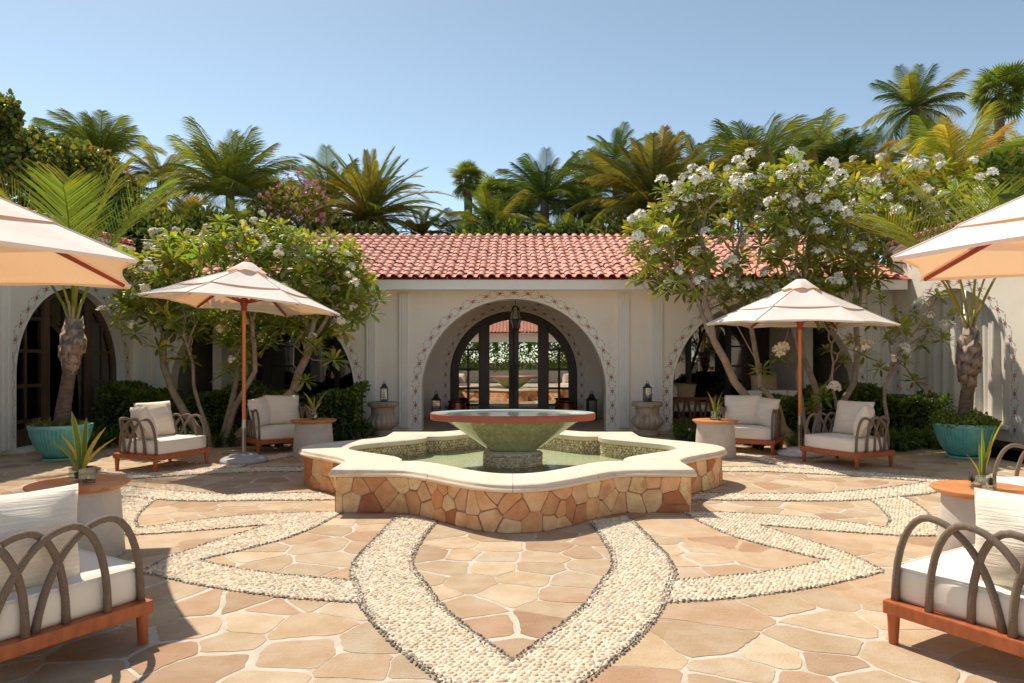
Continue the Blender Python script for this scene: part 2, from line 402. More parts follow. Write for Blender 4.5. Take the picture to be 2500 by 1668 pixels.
for o, i in zip(D4(leaf_o), D4(leaf_i)): bands.append(o + i[::-1]); edges += [(o, 3), (i, 3)]
for o, i in zip(D4(q_lo), D4(q_up)): bands.append(o + i[::-1]); edges += [(o, 2), (i, 2)]
for o, i in zip(D4(p_out), D4(p_in)): bands.append(o + i[::-1]); edges += [(o, 2), (i, 2)]
def uv(u, v): return (FC[0] + u, FC[1] - v)
def in_band(x, y, grow=0):
    r = np.zeros(np.shape(x), bool)
    for b in bands: r |= inside(b, np.asarray(x) - FC[0], FC[1] - np.asarray(y))
    return r
def quatrefoil(Rl, c, wd, n=18, m=5):
    half = []
    for k in range(n):
        s = (k / n); t = s ** 1.12; half.append((wd * s, c + (Rl - c) * (1 - t * t * (3 - 2 * t))))
    for k in range(m + 1): half.append((wd + (c - wd) * k / m, c))
    full = half[:-1] + [(v, u) for u, v in half[::-1]][:-1]
    out = []
    for k in range(4):
        for u, v in full:
            for _ in range(k): u, v = v, -u
            out.append((u, v))
    return out                                          # starts at the front apex, runs towards +u
Q_out = quatrefoil(2.33, 1.60, 1.08); Q_wall = quatrefoil(2.28, 1.555, 1.05); Q_in = quatrefoil(1.80, 1.07, .96); Q_lin = quatrefoil(1.83, 1.10, .985)

rng = random.Random(5)
def keep(x, y):
    return ~in_band(x, y) & ~inside(Q_wall, x - FC[0], FC[1] - y)
seeds = poisson(rng, -7.2, 7.2, 1.2, 16.0, .235, 40000, keep, 1.3)
cells = voronoi(seeds, (-7.2, 7.2, 1.2, 16.0), .018, jit=[.3, .7, 1, 1.4, 2.1, .55, 1.1])
def h2(x, y, k=1.0):
    return math.sin(x * 37.1 * k + y * 11.3 * k) * .5 + math.sin(x * 17.7 * k - y * 29.9 * k + 1.3) * .5
STONE = [(0.563, 0.434, 0.303), (0.597, 0.482, 0.351), (0.537, 0.403, 0.277), (0.605, 0.503, 0.373), (0.558, 0.424, 0.299), (0.468, 0.314, 0.212), (0.588, 0.468, 0.334), (0.575, 0.456, 0.32), (0.537, 0.394, 0.277), (0.511, 0.367, 0.256), (0.588, 0.463, 0.316), (0.579, 0.463, 0.338), (0.597, 0.486, 0.36)]
def stone_geo(mb, poly, rg):
    p = chaikin(poly, .09); q = []
    for i in range(len(p)):
        a, b = p[i], p[(i + 1) % len(p)]; L = math.hypot(b[0]-a[0], b[1]-a[1]); k = max(1, int(L / .035))
        for j in range(k): q.append((lerp(a[0], b[0], j/k), lerp(a[1], b[1], j/k)))
    q = [(x + .009 * h2(x, y, .7) + .005 * h2(x, y, 2.3) + .003 * h2(x, y, 6), y + .009 * h2(y + 3, x, .7) + .005 * h2(y, x + 5, 2.4) + .003 * h2(y, x, 6)) for x, y in q]
    cx = sum(x for x, y in q) / len(q); cy = sum(y for x, y in q) / len(q)
    z = rg.uniform(-.0003, .0012); n = len(q); tx, ty = rg.uniform(-.0012, .0012), rg.uniform(-.0012, .0012)
    c = rg.choice(STONE); f = rg.uniform(.88, 1.12); mb.tint = tuple(min(.9, x * f) for x in c)
    ins = .004 / max(.1, math.sqrt(area(q)))
    top = [(lerp(x, cx, ins), lerp(y, cy, ins), z + (x - cx) * tx + (y - cy) * ty) for x, y in q]
    mid = [(x, y, z - .0012) for x, y in q]; low = [(x, y, -.014) for x, y in q]
    mb.add(low + mid + top, [(i, (i+1) % n, n + (i+1) % n, n + i) for i in range(n)] + [(n + i, n + (i+1) % n, 2*n + (i+1) % n, 2*n + i) for i in range(n)] + [tuple(range(2*n, 3*n))])
cand = []
for s, p in zip(seeds, cells):
    if p is None or area(p) < .006: continue
    d = max(s[1], 1.2); inview = abs(s[0]) < .80 * d + .3 and d > 2.2
    cand.append(((area(p) / d**3) if inview else -1, s, p))
cand.sort(key=lambda t: -t[0])
rest = MB()
for i, (sc, s, p) in enumerate(cand):
    if i < 300:
        mb = MB(); c0 = s; stone_geo(mb, p, rng); mb.build('flagstone', 'flagstone_mat', pavement)
    else: stone_geo(rest, p, rng)
stuff(rest.build('flagstone_field', 'flagstone_mat', pavement))

# pebble beds, light pebbles and dark edging pebbles
bed = MB()
for b in bands:
    pts = [uv(u, v) for u, v in b]; n = len(b) // 2
    h = len(pts)
    bed.add([(x, y, .004) for x, y in pts], [tuple(range(h))])
struct_bed = bed.build('pebble_bed', 'pebble_bed', pavement); stuff(struct_bed)
bm = bmesh.new(); bm.from_mesh(struct_bed.data); bmesh.ops.triangulate(bm, faces=bm.faces); bmesh.ops.recalc_face_normals(bm, faces=bm.faces)
for f in bm.faces:
    if f.normal.z < 0: f.normal_flip()
bm.to_mesh(struct_bed.data); bm.free()
nr = np.random.default_rng(3)
def domes(C, yaw, lx, ly, lz, zb, tint, normal=None):
    """low pebble domes: centre (N,2 or 3), half sizes"""
    n = len(C); k = 7; th = np.arange(k) * 2 * np.pi / k
    ring = np.stack([np.cos(th), np.sin(th)], 1)
    V = np.zeros((n, 2 * k + 1, 3), np.float32); jit = nr.uniform(.86, 1.12, (n, k))
    for r, (sr, sz) in enumerate(((1.0, 0.0), (.68, .78))):
        x = ring[None, :, 0] * lx[:, None] * sr * jit; y = ring[None, :, 1] * ly[:, None] * sr * jit
        V[:, r*k:(r+1)*k, 0] = x * np.cos(yaw)[:, None] - y * np.sin(yaw)[:, None]
        V[:, r*k:(r+1)*k, 1] = x * np.sin(yaw)[:, None] + y * np.cos(yaw)[:, None]
        V[:, r*k:(r+1)*k, 2] = sz * lz[:, None]
    V[:, 2*k, 2] = lz
    F = []
    for j in range(k):
        j2 = (j + 1) % k; F += [(j, j2, k + j2), (j, k + j2, k + j), (k + j, k + j2, 2 * k)]
    F = np.array(F); FF = (F[None] + (np.arange(n) * (2*k+1))[:, None, None]).reshape(-1, 3)
    T = np.repeat(tint, len(F), 0)
    return V, FF, T
def pebbles_flat(spacing, sel):
    xs = np.arange(-5.3, 5.3, spacing); ys = np.arange(FC[1] - 5.3, FC[1] + 3.6, spacing * .86)
    X, Y = np.meshgrid(xs, ys); X = X + (np.arange(len(ys)) % 2)[:, None] * spacing / 2
    X = X.ravel() + nr.normal(0, spacing * .13, X.size); Y = Y.ravel() + nr.normal(0, spacing * .13, Y.size)
    k = sel(X, Y); X, Y = X[k], Y[k]; k = in_band(X, Y); return X[k], Y[k]
parts = []
for sp, sel in ((.031, lambda x, y: (y < 6.6) & (y > 2.3) & (abs(x) < .78 * y)), (.042, lambda x, y: (y >= 6.6) & (y < 11.4))):
    X, Y = pebbles_flat(sp, sel); n = len(X)
    base = np.array([(.76, .65, .48), (.81, .72, .565), (.71, .585, .42), (.83, .755, .62), (.64, .495, .34), (.79, .685, .525), (.60, .50, .40)])[nr.integers(0, 7, n)] * nr.uniform(.88, 1.1, (n, 1))
    V, F, T = domes(X, nr.uniform(0, np.pi, n), sp * nr.uniform(.36, .72, n), sp * nr.uniform(.24, .46, n), nr.uniform(.005, .009, n), 0, base)
    V[:, :, 0] += X[:, None]; V[:, :, 1] += Y[:, None]; V[:, :, 2] += .004
    parts.append((V.reshape(-1, 3), F, T))
def edging():
    XS, YS, YAW, LX, LY = [], [], [], [], []
    for line, rows in edges:
        P = np.array(line); seg = np.diff(P, axis=0); L = np.hypot(seg[:, 0], seg[:, 1]); cum = np.concatenate([[0], np.cumsum(L)])
        step = .034
        for r in range(rows):
            off = (r - (rows - 1) / 2) * .0155
            for s in np.arange(.5 * step + (r % 2) * step / 2, cum[-1], step):
                i = min(np.searchsorted(cum, s) - 1, len(L) - 1); i = max(i, 0); t = (s - cum[i]) / max(L[i], 1e-6); p = P[i] + seg[i] * t; d = seg[i] / max(L[i], 1e-6)
                u, v = p[0] - d[1] * off, p[1] + d[0] * off; x, y = uv(u, v)
                if y > 10.8 or y < 2.2 or abs(x) > .8 * y: continue
                XS.append(x); YS.append(y); YAW.append(math.atan2(-d[1], d[0])); LX.append(.0145); LY.append(.0060)
    n = len(XS); X = np.array(XS) + nr.normal(0, .0028, n); Y = np.array(YS) + nr.normal(0, .0028, n)
    base = np.array([(.24, .22, .185), (.32, .29, .245), (.17, .16, .14), (.44, .39, .32)])[nr.integers(0, 4, n)]
    V, F, T = domes(X, np.array(YAW) + nr.normal(0, .4, n), np.array(LX) * nr.uniform(.55, 1.25, n), np.array(LY) * nr.uniform(.6, 1.4, n), nr.uniform(.006, .010, n), 0, base)
    V[:, :, 0] += X[:, None]; V[:, :, 1] += Y[:, None]; V[:, :, 2] += .004
    return V.reshape(-1, 3), F, T
(V1, F1, T1), (V2, F2, T2) = parts
stuff(link('cream_pebbles', fast_mesh('cream_pebbles', np.concatenate([V1, V2]), np.concatenate([F1, F2 + len(V1)]), 'pebble_mat', np.concatenate([T1, T2]), True), pavement))
V, F, T = edging(); stuff(link('dark_pebbles', fast_mesh('dark_pebbles', V, F, 'pebble_mat', T, True), pavement))

# ================================================================== FOUNTAIN
fountain = thing('fountain', 'large quatrefoil stone fountain with green bowl in the middle of the courtyard', 'fountain', (FC[0], FC[1], 0))
def uv3(p, z): return (p[0], -p[1], z)                  # local to the fountain
N = len(Q_out)
core = MB()
for i in range(N):
    j = (i + 1) % N
    core.add([uv3(Q_wall[i], -.02), uv3(Q_wall[j], -.02), uv3(Q_wall[j], .322), uv3(Q_wall[i], .322)], [(3, 2, 1, 0)])
    core.add([uv3(Q_lin[i], -.02), uv3(Q_lin[j], -.02), uv3(Q_lin[j], .322), uv3(Q_lin[i], .322)], [(0, 1, 2, 3)])
    core.add([uv3(Q_wall[i], .322), uv3(Q_wall[j], .322), uv3(Q_lin[j], .322), uv3(Q_lin[i], .322)], [(0, 1, 2, 3)][::-1])
core.build('basin_wall', 'wall_joint', fountain, weld=True, recalc=True)
# coping slabs
jn = [0, 18, 23]; per = N // 4; marks = []
for k in range(4): marks += [k * per, k * per + 12, k * per + 23, k * per + per - 12]
marks = sorted(set(m % N for m in marks)) + [N]
marks = sorted(set(marks))
for a, b in zip(marks[:-1], marks[1:]):
    mb = MB(); rows = []
    ks = list(range(a, b + 1))
    for q, k in enumerate(ks):
        i = k % N; o = np.array(Q_out[i]); n_ = np.array(Q_in[i])
        if q == 0: o = lerp(o, np.array(Q_out[(i+1) % N]), .03); n_ = lerp(n_, np.array(Q_in[(i+1) % N]), .03)
        if q == len(ks) - 1: o = lerp(o, np.array(Q_out[(i-1) % N]), .03); n_ = lerp(n_, np.array(Q_in[(i-1) % N]), .03)
        W = np.hypot(*(n_ - o)); e = (n_ - o) / W
        prof = [(.035, .3225), (.0, .325), (-.012, .333), (-.016, .344), (-.010, .355), (.0, .360), (.004, .366), (.006, .380), (.016, .388), (.03, .390), (W/2, .391), (W-.02, .390), (W, .380), (W, .335), (W-.03, .3225)]
        rows.append([uv3(o + e * d, z) for d, z in prof])
    m = len(prof); vs = [p for r in rows for p in r]; fs = []
    for q in range(len(rows) - 1):
        for t in range(m): fs.append((q*m + t, q*m + (t+1) % m, (q+1)*m + (t+1) % m, (q+1)*m + t))
    fs += [tuple(range(m))[::-1], tuple(range((len(rows)-1)*m, len(rows)*m))]
    mb.add(vs, fs); mb.build('coping_slab', 'travertine', fountain, smooth=True, recalc=True)
# facing stones
P = np.array(Q_wall + [Q_wall[0]]); seg = np.diff(P, axis=0); L = np.hypot(seg[:, 0], seg[:, 1]); cum = np.concatenate([[0], np.cumsum(L)]); PER = cum[-1]
def on_wall(s, z, off):
    s %= PER; i = int(np.clip(np.searchsorted(cum, s, 'right') - 1, 0, len(L) - 1)); t = (s - cum[i]) / L[i]; p = P[i] + seg[i] * t
    d0 = seg[i] / L[i]; nn = np.array([d0[1], -d0[0]])
    nn = nn if nn @ p > 0 else -nn
    return (p[0] + nn[0] * off, -(p[1] + nn[1] * off), z)
rg = random.Random(12)
ws = poisson(rg, 0, PER, .02, .31, .165, 5000, None, .85)
ext = ws + [(x - PER, y) for x, y in ws if x > PER - 1] + [(x + PER, y) for x, y in ws if x < 1]
vc = voronoi(ext, (-1, PER + 1, .003, .318), .007, k=18, jit=[.5, .8, 1.2, 1.9, .4])[:len(ws)]
corner_s = [cum[i] for i in range(N) if abs(abs(Q_wall[i][0]) - abs(Q_wall[i][1])) < 1e-6]
WST = [(0.829, 0.517, 0.286), (0.898, 0.61, 0.367), (0.736, 0.413, 0.211), (0.9, 0.679, 0.436), (0.852, 0.529, 0.309), (0.482, 0.187, 0.089), (0.886, 0.586, 0.349), (0.782, 0.448, 0.228), (0.9, 0.656, 0.389), (0.667, 0.332, 0.165)]
for p in vc:
    if p is None or area(p) < .002: continue
    cs = [c for c in corner_s if min(x for x, y in p) < c < max(x for x, y in p)]
    polys = [p] if not cs else [clip(p, 1, 0, cs[0] - .0005), clip(p, -1, 0, -cs[0] - .0005)]
    for p in polys:
        if len(p) < 3 or area(p) < .0015: continue
        q0 = chaikin(p, .10) if not cs else p; q = []
        for i in range(len(q0)):
            a, b = q0[i], q0[(i+1) % len(q0)]; k = max(1, int(math.hypot(b[0]-a[0], b[1]-a[1]) / .045))
            for j in range(k): q.append((lerp(a[0], b[0], j/k), lerp(a[1], b[1], j/k)))
        q = [(x + (.004 * h2(x, y, 1.5) if not cs else 0), min(.318, max(.001, y + .004 * h2(y, x, 1.5)))) for x, y in q]
        cx = sum(x for x, y in q) / len(q); cy = sum(y for x, y in q) / len(q); n = len(q); pr = rg.uniform(.006, .016)
        mb = MB(); f = rg.uniform(.85, 1.12); mb.tint = tuple(min(.9, c * f) for c in rg.choice(WST))
        ring0 = [on_wall(x, y, -.004) for x, y in q]; ring1 = [on_wall(x, y, pr - .004) for x, y in q]; ring2 = [on_wall(lerp(x, cx, .08), lerp(y, cy, .08), pr) for x, y in q]
        mb.add(ring0 + ring1 + ring2 + [on_wall(cx, cy, pr + .002)], [(i, (i+1)%n, n+(i+1)%n, n+i) for i in range(n)] + [(n+i, n+(i+1)%n, 2*n+(i+1)%n, 2*n+i) for i in range(n)] + [(2*n+i, 2*n+(i+1)%n, 3*n) for i in range(n)])
        mb.build('stone', 'wall_stone', fountain, recalc=True)
# pool
pf = MB(); pf.add([uv3(p, .158) for p in Q_lin], [tuple(range(N))]); o = pf.build('basin_floor', 'pool_lining', fountain)
wt = MB(); wt.add([uv3(p, .205) for p in quatrefoil(1.825, 1.095, .98)], [tuple(range(N))]); wt.build('pool_water', 'water', fountain)
def wall_pebbles(line, z0, z1, sp, out, colours, rmax=None):
    """domes standing on a vertical surface; out = +1 faces away from the centre"""
    Pq = np.array(line + [line[0]]); sg = np.diff(Pq, axis=0); Lq = np.hypot(sg[:, 0], sg[:, 1]); cu = np.concatenate([[0], np.cumsum(Lq)])
    S = []; Z = []
    row = 0; z = z0 + sp * .4
    while z < z1:
        s = np.arange((row % 2) * sp / 2, cu[-1], sp); S.append(s); Z.append(np.full(len(s), z)); z += sp * .84; row += 1
    S = np.concatenate(S) + nr.normal(0, sp * .1, sum(map(len, S))); Z = np.concatenate(Z) + nr.normal(0, sp * .08, len(S)); S %= cu[-1]
    i = np.clip(np.searchsorted(cu, S, 'right') - 1, 0, len(Lq) - 1); t = (S - cu[i]) / Lq[i]; pos = Pq[i] + sg[i] * t[:, None]; d = sg[i] / Lq[i][:, None]
    nn = np.stack([d[:, 1], -d[:, 0]], 1); sgn = np.sign((nn * pos).sum(1)) * out; nn *= sgn[:, None]
    n = len(S); base = np.array(colours)[nr.integers(0, len(colours), n)] * nr.uniform(.85, 1.12, (n, 1))
    V, F, T = domes(S, nr.uniform(0, np.pi, n), sp * nr.uniform(.46, .6, n), sp * nr.uniform(.36, .5, n), nr.uniform(.010, .016, n), 0, base)
    W = np.zeros_like(V); W[:, :, 0] = pos[:, 0:1] + d[:, 0:1] * V[:, :, 0] + nn[:, 0:1] * V[:, :, 2]
    W[:, :, 1] = -(pos[:, 1:2] + d[:, 1:2] * V[:, :, 0] + nn[:, 1:2] * V[:, :, 2]); W[:, :, 2] = Z[:, None] + V[:, :, 1]
    return W.reshape(-1, 3), F, T
OL = [(.80, .69, .46), (.86, .77, .56), (.70, .57, .35), (.88, .80, .62)]
V, F, T = wall_pebbles(Q_lin, .05, .315, .040, -1, OL); stuff(link('lining_pebbles', fast_mesh('lining_pebbles', V, F, 'pool_pebble', T, True), fountain))
ped = MB(); ped.lathe([(.315, .03), (.318, .18), (.315, .29), (.30, .325), (.27, .343), (.1, .35)], 40); ped.build('pedestal', 'pool_lining', fountain, smooth=True)
circ = [(.317 * math.cos(t * 2 * math.pi / 60), .317 * math.sin(t * 2 * math.pi / 60)) for t in range(60)]
V, F, T = wall_pebbles(circ, .06, .325, .036, 1, [(.62, .52, .36), (.70, .61, .45), (.50, .39, .25), (.74, .66, .52)]); stuff(link('pedestal_pebbles', fast_mesh('pedestal_pebbles', V, F, 'pool_pebble', T, True), fountain))
SY = .56
def oval(mb): return mb.xf(Matrix.Diagonal((1, SY, 1, 1)))
b = MB(); b.lathe([(.20, .345), (.235, .346), (.27, .362), (.32, .395), (.40, .45), (.55, .555), (.70, .66), (.765, .703), (.80, .708), (.80, .722), (.74, .715), (.4, .50), (.05, .42)], 72)
bowl = oval(b).build('bowl', 'bowl_green', fountain, smooth=True)
b = MB(); b.lathe([(.775, .692), (.90, .692), (.908, .697), (.910, .758), (.902, .765), (.80, .756), (.775, .73)], 72, cap0=False, cap1=False)
oval(b).build('rim', 'bowl_rim', bowl, smooth=True)
b = MB(); b.lathe([(.899, .7665), (.80, .7575), (.775, .735), (.76, .72)], 72, cap0=False, cap1=False); oval(b).build('rim_glaze', 'bowl_inside', bowl, smooth=True)
b = MB(); b.lathe([(.792, .748), (.01, .748)], 72, cap0=False, cap1=True); oval(b).build('bowl_water', 'water', bowl)
# ================================================================== LOGGIA BUILDING
YF, YB = 13.2, 16.05                                    # front face, door wall
AR, AS = 1.75, .75                                      # arch radius and springing height
loggia = thing('loggia_building', 'long white loggia with three painted arches and a red tiled roof', 'building', (0, YF, 0))
def arch_wall(x0, x1, h, openings, th, seg=36):
    """wall in local x-z, front face y=0, back y=th, with arched openings (cx, r, spring)"""
    m = MB(); cuts = []
    for cx, r, sp in openings:
        pts = [(cx - r * math.cos(math.pi * k / seg), sp + r * math.sin(math.pi * k / seg)) for k in range(seg + 1)]
        cuts.append((cx - r, cx + r, pts))
    x = x0
    def slab(a, b):
        m.add([(a, 0, 0), (b, 0, 0), (b, 0, h), (a, 0, h)], [(0, 1, 2, 3)]); m.add([(a, th, 0), (b, th, 0), (b, th, h), (a, th, h)], [(3, 2, 1, 0)])
    for a, b, pts in cuts:
        slab(x, a)
        for (xa, za), (xb, zb) in zip(pts[:-1], pts[1:]):
            m.add([(xa, 0, za), (xb, 0, zb), (xb, 0, h), (xa, 0, h)], [(0, 1, 2, 3)]); m.add([(xa, th, za), (xb, th, zb), (xb, th, h), (xa, th, h)], [(3, 2, 1, 0)])
            m.add([(xa, 0, za), (xb, 0, zb), (xb, th, zb), (xa, th, za)], [(3, 2, 1, 0)])
        sp = pts[0][1]
        m.add([(a, 0, 0), (a, th, 0), (a, th, sp), (a, 0, sp)], [(3, 2, 1, 0)]); m.add([(b, 0, 0), (b, th, 0), (b, th, sp), (b, 0, sp)], [(0, 1, 2, 3)])
        x = b
    slab(x, x1); m.add([(x0, 0, h), (x1, 0, h), (x1, th, h), (x0, th, h)], [(0, 1, 2, 3)])
    for xe, fl in ((x0, 1), (x1, -1)): m.add([(xe, 0, 0), (xe, th, 0), (xe, th, h), (xe, 0, h)], [(0, 1, 2, 3)])
    return m
ARCH = [(-4.76, AR, AS), (0.02, AR, AS), (4.78, AR, AS)]
arch_wall(-7.2, 7.2, 2.78, ARCH, .30).build('wall', 'plaster', loggia, weld=True, recalc=True)
# inner walls, floor, ceiling of the loggia bays
DR, DS = 1.47, 1.0
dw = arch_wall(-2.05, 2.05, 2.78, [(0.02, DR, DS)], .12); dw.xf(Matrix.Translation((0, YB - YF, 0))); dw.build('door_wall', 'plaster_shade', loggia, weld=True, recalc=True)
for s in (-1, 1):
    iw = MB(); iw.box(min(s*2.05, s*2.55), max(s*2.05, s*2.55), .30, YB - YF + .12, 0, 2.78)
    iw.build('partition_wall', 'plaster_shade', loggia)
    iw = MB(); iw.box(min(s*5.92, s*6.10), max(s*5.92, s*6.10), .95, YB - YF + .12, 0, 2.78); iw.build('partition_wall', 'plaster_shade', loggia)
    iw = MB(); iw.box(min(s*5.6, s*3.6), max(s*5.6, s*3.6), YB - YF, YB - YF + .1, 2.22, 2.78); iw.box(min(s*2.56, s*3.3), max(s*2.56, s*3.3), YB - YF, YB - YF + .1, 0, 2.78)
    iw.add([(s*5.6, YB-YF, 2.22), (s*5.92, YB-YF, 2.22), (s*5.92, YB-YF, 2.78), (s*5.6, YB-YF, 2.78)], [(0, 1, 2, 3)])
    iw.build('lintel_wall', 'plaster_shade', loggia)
fl = MB(); fl.add([(-7.2, .0, .002), (7.2, .0, .002), (7.2, YB - YF + .1, .002), (-7.2, YB - YF + .1, .002)], [(0, 1, 2, 3)])
pm('loggia_floor', (.55, .41, .29), (.47, .335, .23), 2.5, .6, .3, 20); fl.build('porch_floor', 'loggia_floor', loggia)
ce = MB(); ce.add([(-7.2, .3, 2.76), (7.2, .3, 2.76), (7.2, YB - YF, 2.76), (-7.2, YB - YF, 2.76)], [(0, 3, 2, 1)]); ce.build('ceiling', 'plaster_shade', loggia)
for bx in (-.62, .66, -4.1, -5.4, 4.1, 5.4):
    m = MB(); m.box(bx - .09, bx + .09, .31, YB - YF - .02, 2.60, 2.755); m.build('beam', 'mid_wood', loggia)
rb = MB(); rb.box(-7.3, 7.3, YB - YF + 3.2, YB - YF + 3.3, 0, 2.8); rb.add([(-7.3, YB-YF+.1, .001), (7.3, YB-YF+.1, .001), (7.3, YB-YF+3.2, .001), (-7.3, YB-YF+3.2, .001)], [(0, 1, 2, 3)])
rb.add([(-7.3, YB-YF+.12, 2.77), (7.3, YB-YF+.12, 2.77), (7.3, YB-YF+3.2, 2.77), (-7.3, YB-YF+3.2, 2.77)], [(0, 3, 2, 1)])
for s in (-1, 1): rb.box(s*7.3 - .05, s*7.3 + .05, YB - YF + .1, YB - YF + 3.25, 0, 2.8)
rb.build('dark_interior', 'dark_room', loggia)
for s_ in (-1, 1):
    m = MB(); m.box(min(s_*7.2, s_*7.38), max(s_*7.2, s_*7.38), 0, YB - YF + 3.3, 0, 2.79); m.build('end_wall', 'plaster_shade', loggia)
# fluted pilasters
def pilaster(x0, x1, parent, h=2.60, y=0.0, proud=.05):
    m = MB(); w_ = x1 - x0; m.box(x0, x1, y - proud, y - .001, .06, h); n = 4
    o = m.build('pilaster', 'trim_white', parent, bevel=.006)
    for k in range(n):
        f = MB(); a = x0 + w_ * (k + .12) / n; b = x0 + w_ * (k + .80) / n; f.box(a, b, y - proud - .016, y - proud, .07, h - .01); f.build('flute', 'trim_white', o, bevel=.007)
PX_ = lambda px: (px - CX) * YF / FPX
for a, b in ((895, 919), (974.5, 999.5), (1510, 1536), (1591, 1617), (344, 366), (380, 402), (2114, 2136), (2150, 2172)): pilaster(PX_(a), PX_(b), loggia)
# fascia, soffit, gutter board
m = MB(); m.box(-7.15, 7.15, -.60, -.44, 2.615, 2.80); m.build('fascia', 'trim_white', loggia, bevel=.01)
m = MB(); m.box(-7.18, 7.18, -.44, -.002, 2.66, 2.70); m.build('soffit', 'trim_white', loggia)

# painted scroll and flower motifs
def motif_meshes():
    def blob(mb, cx, cz, rx, rz, y, n=7, rot=0): 
        vs = []
        for k in range(n):
            t = 2 * math.pi * k / n; x, z = rx * math.cos(t), rz * math.sin(t)
            vs.append((cx + x * math.cos(rot) - z * math.sin(rot), y, cz + x * math.sin(rot) + z * math.cos(rot)))
        mb.add(vs, [tuple(range(n))])
    red = MB()
    for k in range(6):
        t = k * math.pi / 3; blob(red, .026 * math.cos(t), .020 * math.sin(t), .014, .0105, 0, 6, t)
    dark = MB(); blob(dark, 0, 0, .009, .008, -.0012, 6)
    for s in (-1, 1): blob(dark, s * .060, 0, .015, .010, 0, 4)
    blue = MB()
    def ribbon(pts, wd):
        vs = []
        for i, (x, z) in enumerate(pts):
            a = pts[max(i-1, 0)]; b = pts[min(i+1, len(pts)-1)]; dx, dz = b[0]-a[0], b[1]-a[1]; L_ = math.hypot(dx, dz) or 1
            vs += [(x - dz/L_*wd, 0, z + dx/L_*wd), (x + dz/L_*wd, 0, z - dx/L_*wd)]
        blue.add(vs, [(2*i, 2*i+1, 2*i+3, 2*i+2) for i in range(len(pts)-1)])
    for sx in (-1, 1):
        for sz in (-1, 1):
            pts = [(sx * x, sz * z) for x, z in smooth_line([(.012, .030), (.045, .034), (.072, .044), (.092, .066), (.108, .072), (.116, .060), (.107, .052)], 2)]
            ribbon(pts, .0036)
    return red.mesh('flower_red', 'paint_red'), dark.mesh('flower_dark', 'paint_dark'), blue.mesh('scroll_blue', 'paint_blue')
MR, MD, ML = motif_meshes()
def put_motif(parent, x, z, ang, y=-.0035, sc=1.0):
    o = link('painted_motif', MR, parent, (x, y, z), (0, -ang, 0), sc)
    link('painted_leaf', MD, o); link('painted_scroll', ML, o)
def motif_arch(parent, cx, r, sp, off=.115, y=-.0035, step=.262, sc=1.0, floor=.15):
    rr = r + off; n = int(round(math.pi * rr / step))
    for k in range(n + 1):
        t = math.pi * k / n; put_motif(parent, cx - rr * math.cos(t), sp + rr * math.sin(t), math.pi / 2 - t, y, sc)
    z = sp - step
    while z > floor:
        for s in (-1, 1): put_motif(parent, cx + s * rr, z, math.pi / 2, y, sc)
        z -= step
for cx, r, sp in ARCH: motif_arch(loggia, cx, r, sp)
motif_arch(loggia, 0.02, DR, DS, .10, YB - YF - .0035, .245, .92)

# ---- arched doors
def arch_pane(m, x0, x1, z0, z1, r, sp, cx, y0, y1, n=8):
    """pane column clipped by the arch"""
    xs = [lerp(x0, x1, k / n) for k in range(n + 1)]; top = []
    for x in xs:
        d = x - cx; t = sp + math.sqrt(max(0, r*r - d*d)) if abs(d) < r else 0
        top.append(max(z0 + .002, min(z1, t)))
    poly = [(x0, z0)] + ([(x1, z0)]) + [(x, t) for x, t in zip(xs[::-1], top[::-1])]
    k = len(poly); m.add([(x, y0, z) for x, z in poly] + [(x, y1, z) for x, z in poly], [tuple(range(k)), tuple(range(k, 2*k))[::-1]] + [((i+1) % k, i, k+i, k+(i+1) % k) for i in range(k)])
def arch_door(parent, name, cx, r, sp, y, ring=.19, posts=(), muntins=(), rails=(), panes=(), wood='dark_wood', glass='pane_mirror', handles=True):
    """frame with curved head; posts (x0,x1), rails (x0,x1,z0,z1), panes (x0,x1,z0,z1)"""
    fr = MB(); seg = 32; ri = r - ring
    for k in range(seg):
        t0, t1 = math.pi * k / seg, math.pi * (k+1) / seg; q = []
        for t in (t0, t1):
            for rad in (r, ri): q.append((cx - rad * math.cos(t), sp + rad * math.sin(t)))
        (ax, az), (bx, bz), (cx_, cz_), (dx, dz) = q
        fr.add([(ax, y, az), (bx, y, bz), (dx, y, dz), (cx_, y, cz_), (ax, y+.10, az), (bx, y+.10, bz), (dx, y+.10, dz), (cx_, y+.10, cz_)], [(0, 1, 2, 3), (7, 6, 5, 4), (1, 5, 6, 2), (0, 3, 7, 4)])
    fr.box(cx - r, cx - ri, y, y + .1, .0, sp); fr.box(cx + ri, cx + r, y, y + .1, .0, sp)
    door = fr.build(name, wood, parent, weld=True, recalc=True)
    for a, b in posts:
        m = MB(); xm = min(abs(a - cx), abs(b - cx)); top = sp + math.sqrt(max(.01, (ri + .03)**2 - xm*xm)); m.box(a, b, y - .02, y + .08, 0, top); m.build('stile', wood, door, bevel=.008)
    for a, b, z0, z1 in rails:
        m = MB(); m.box(a, b, y + .012, y + .062, z0, z1); m.build('muntin', wood, door, bevel=.004)
    for a, b, z0, z1 in panes:
        m = MB(); arch_pane(m, a, b, z0, z1, ri + .01, sp, cx, y + .034, y + .042); m.build('pane', glass, door)
    return door
cx = .02
rails = []; panes = []
zr = [.30, .68, 1.12, 1.58]
